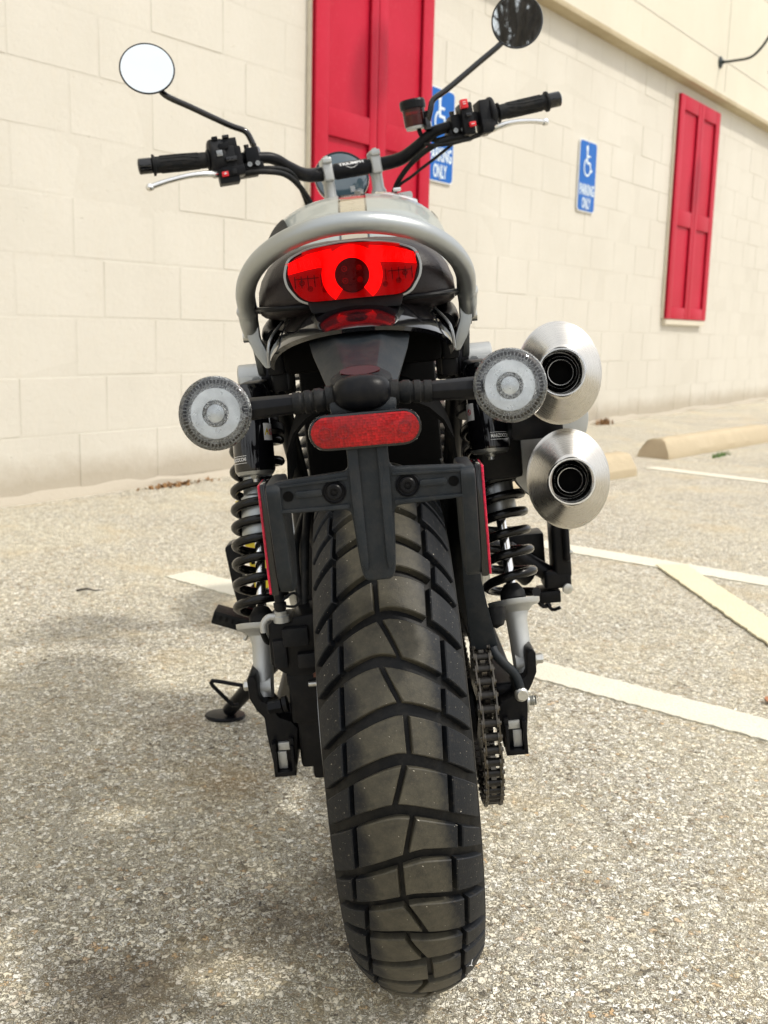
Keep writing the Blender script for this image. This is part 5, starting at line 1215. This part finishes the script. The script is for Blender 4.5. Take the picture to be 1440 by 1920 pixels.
g = G(); g.box((.165, 1.010, 1.205), (.012, .01, .02)); BT('reservoir_bracket', 'black_satin', g, RZ, bevel=.002)
# cables
for nm, P, r in (('clutch_cable', [(-.232, 1.0, 1.152), (-.19, .985, 1.150), (-.145, 1.01, 1.140), (-.12, 1.06, 1.110), (-.10, 1.10, 1.03), (-.09, 1.12, .95)], .0048),
                 ('wiring_loom', [(-.25, .975, 1.146), (-.20, .975, 1.143), (-.15, 1.00, 1.130), (-.110, 1.06, 1.090), (-.085, 1.10, 1.02), (-.07, 1.12, .95)], .0058),
                 ('wiring_loom', [(.235, .975, 1.146), (.19, .980, 1.146), (.145, 1.01, 1.134), (.105, 1.06, 1.105), (.080, 1.09, 1.06), (.07, 1.12, .96)], .0058),
                 ('brake_line', [(.22, 1.02, 1.146), (.17, 1.02, 1.120), (.12, 1.04, 1.095), (.085, 1.08, 1.07), (.08, 1.13, .98)], .0032),
                 ('throttle_cable', [(.255, .965, 1.142), (.20, .96, 1.135), (.165, .985, 1.140), (.15, 1.01, 1.150)], .0036),
                 ('reservoir_hose', [(.145, 1.02, 1.186), (.15, 1.02, 1.168), (.175, 1.015, 1.155), (.20, 1.01, 1.156)], .0050)):
    BT(nm, 'rubber', G().tube(P, r, 10, sub=6))
# top yoke and gauge
g = G(); g.prism(rounded([(-.115, 1.050), (.115, 1.050), (.115, 1.066), (-.115, 1.066)], .006), 1.05, 1.15); g.v = [(x, y, z) for x, y, z in g.v]; BT('top_yoke', 'cast_silver', g, bevel=.004)
g = G(); g.lathe([(.010, 0), (.010, .02), (.006, .022)], (0.0, 1.055, 1.066), (0, -.3, 1), 16); g.box((-.012, 1.05, 1.090), (.010, .003, .012)); BT('ignition_key', 'dark_silver', g)
gc = (-.004, 1.190, 1.135); ga = V((0, -1, .32)).normalized()
g = G(); g.lathe([(.020, -.05), (.045, -.035), (.060, -.012), (.0625, .0), (.0615, .004), (.0585, .004), (.0575, .001)], gc, ga, 52, caps=(True, False)); IG = BT('instrument', 'black_gloss', g)
g = G(); g.lathe([(.0575, .0005), (.0, .0005)], gc, ga, 44); BT('dial', 'black_satin', g, IG)
g = G(); g.lathe([(.0590, .002), (.050, .0055), (.025, .008), (.0, .0085)], gc, ga, 44); BT('glass', 'gauge_glass', g, IG)
# mirrors
for s_, c, n_, base, bend, att in ((-1, V((-.3850, .9700, 1.3660)), V((.05, -.97, .27)), (-.205, 1.000, 1.185), (-.211, 1.000, 1.222), (-.3600, .984, 1.316)),
                                   (1, V((.3780, .9700, 1.3540)), V((-.26, -.96, -.07)), (.160, 1.000, 1.188), (.1700, .992, 1.224), (.3400, .986, 1.318))):
    n_.normalize()
    g = G(); g.lathe([(.0, -.016), (.020, -.015), (.040, -.010), (.0520, -.002), (.0535, .001), (.0525, .003), (.0505, .0028), (.0500, .0015)], c, n_, 56); MR = BT('mirror', 'black_gloss', g)
    g = G(); g.lathe([(.0502, .0020), (.0, .0020)], c, n_, 64, caps=(False, True)); BT('mirror_glass', 'mirror', g, MR)
    bp = V(bend); ap_ = V(att)
    pts = [V(base), bp + V((-s_ * .001, 0, -.012)), bp + (ap_ - bp) * .06 + V((-s_ * .001, 0, .002)), bp.lerp(ap_, .25), bp.lerp(ap_, .7), ap_, ap_ + (c - ap_) * .5 + V((0, .014, 0))]
    g = G(); g.tube(pts, .0062, 14, sub=5); g.lathe([(.009, -.012), (.009, .008), (.0065, .012)], base, V((0, 0, 1)), 6); BT('mirror_stem', 'black_gloss', g, MR)

# ---- foot controls, side stand
g = G(); g.box((.2850, .42, .425), (.029, .05, .115)); g.box((.2920, .402, .43), (.012, .03, .07)); g.box((.276, .42, .365), (.044, .05, .030)); FR = g.build('right_foot_hanger', 'black_satin', MB, bevel=.008, seg=3)
g = G(); g.tube([(.20, .42, .42), (.245, .42, .385), (.28, .42, .36)], .014, 12); g.box((.262, .42, .337), (.034, .05, .020)); g.build('footpeg_mount', 'black_satin', FR, bevel=.003)
for r_, p_, d_ in ((.0085, (.289, .394, .350), (.3, -1, 0)), (.004, (.298, .394, .45), (0, -1, 0)), (.004, (.298, .394, .41), (0, -1, 0))):
    g = G(); g.lathe([(r_, 0), (r_, .004), (r_ * .6, .005)], p_, d_, 14); g.build('bolt', 'bolt', FR)
g = G(); g.tube([(.255, .40, .33), (.262, .39, .318), (.275, .385, .322)], .003, 8, sub=3); g.tube([(.24, .40, .335), (.25, .40, .322), (.262, .40, .325)], .004, 8, sub=3); g.build('return_spring', 'black_satin', FR)
g = G(); g.box((.235, .47, .40), (.06, .05, .07)); g.tube([(.15, .42, .45), (.235, .44, .36)], .016, 12); g.build('frame_plate', 'black_satin', MB, bevel=.008)
g = G(); g.prism(rounded([(-.258, .470), (-.243, .476), (-.232, .462), (-.236, .400), (-.226, .365), (-.246, .362), (-.252, .40)], .006), .40, .44); FL = g.build('left_foot_hanger', 'black_satin', MB, bevel=.004)
g = G(); g.box((-.262, .42, .345), (.062, .045, .022), Matrix.Rotation(R(22), 3, 'Y')); pg = g.build('footpeg', 'rubber', FL, bevel=.002)
for k in range(6):
    g = G(); g.box(V((-.287 + .0095 * k, .42, .3575 - .0038 * k)), (.004, .045, .008), Matrix.Rotation(R(22), 3, 'Y')); g.build('footpeg_tooth', 'black_satin', FL)
g = G(); g.tube([(-.235, .42, .36), (-.22, .42, .385), (-.19, .43, .41), (-.15, .44, .43)], .012, 12, sub=4); g.build('footpeg_mount', 'black_satin', FL)
g = G(); g.tube([(-.255, .41, .333), (-.240, .41, .320), (-.245, .41, .310)], .0035, 8, sub=3); g.build('return_spring', 'bolt', FL)
# yellow warning tag behind the left spring
g = G(); g.box((-.196, .30, .49), (.026, .002, .14), Matrix.Rotation(R(-6), 3, 'Y')); YT_ = g.build('warning_tag', 'yellow_print', MB)
g = G(); g.box((-.198, .298, .50), (.014, .001, .010)); g.box((-.197, .298, .47), (.012, .001, .02)); g.build('tag_print', 'black_void', YT_)
g = G(); g.box((-.1985, .2985, .44), (.018, .001, .018)); g.build('tag_red_patch', 'red_switch', YT_)
# side stand
g = G(); g.tube([(-.13, .56, .30), (-.285, .72, .130), (-.355, .795, .050)], [.019, .016, .014], 18); SS = g.build('side_stand', 'black_satin', MB)
up_l = V((sin(R(6.72)) * 1, 0, cos(R(6.72)))); up_l = V((-sin(R(-6.72)), 0, cos(R(-6.72))))
g = G(); g.lathe([(.0, 0), (.038, .000), (.040, .003), (.038, .007), (.02, .009)], V((-.366, .800, .0345)), up_l, 30, sx=1.05, sz=.8, upv=(0, 1, 0)); g.build('stand_foot', 'black_satin', SS)
g = G(); g.tube([(-.288, .700, .126), (-.305, .700, .1325), (-.355, .700, .1465), (-.3640, .700, .1480), (-.3665, .700, .1450), (-.3640, .700, .1380), (-.3300, .700, .0940), (-.322, .712, .090)], .0042, 8, sub=0); g.build('stand_tang', 'black_satin', SS)
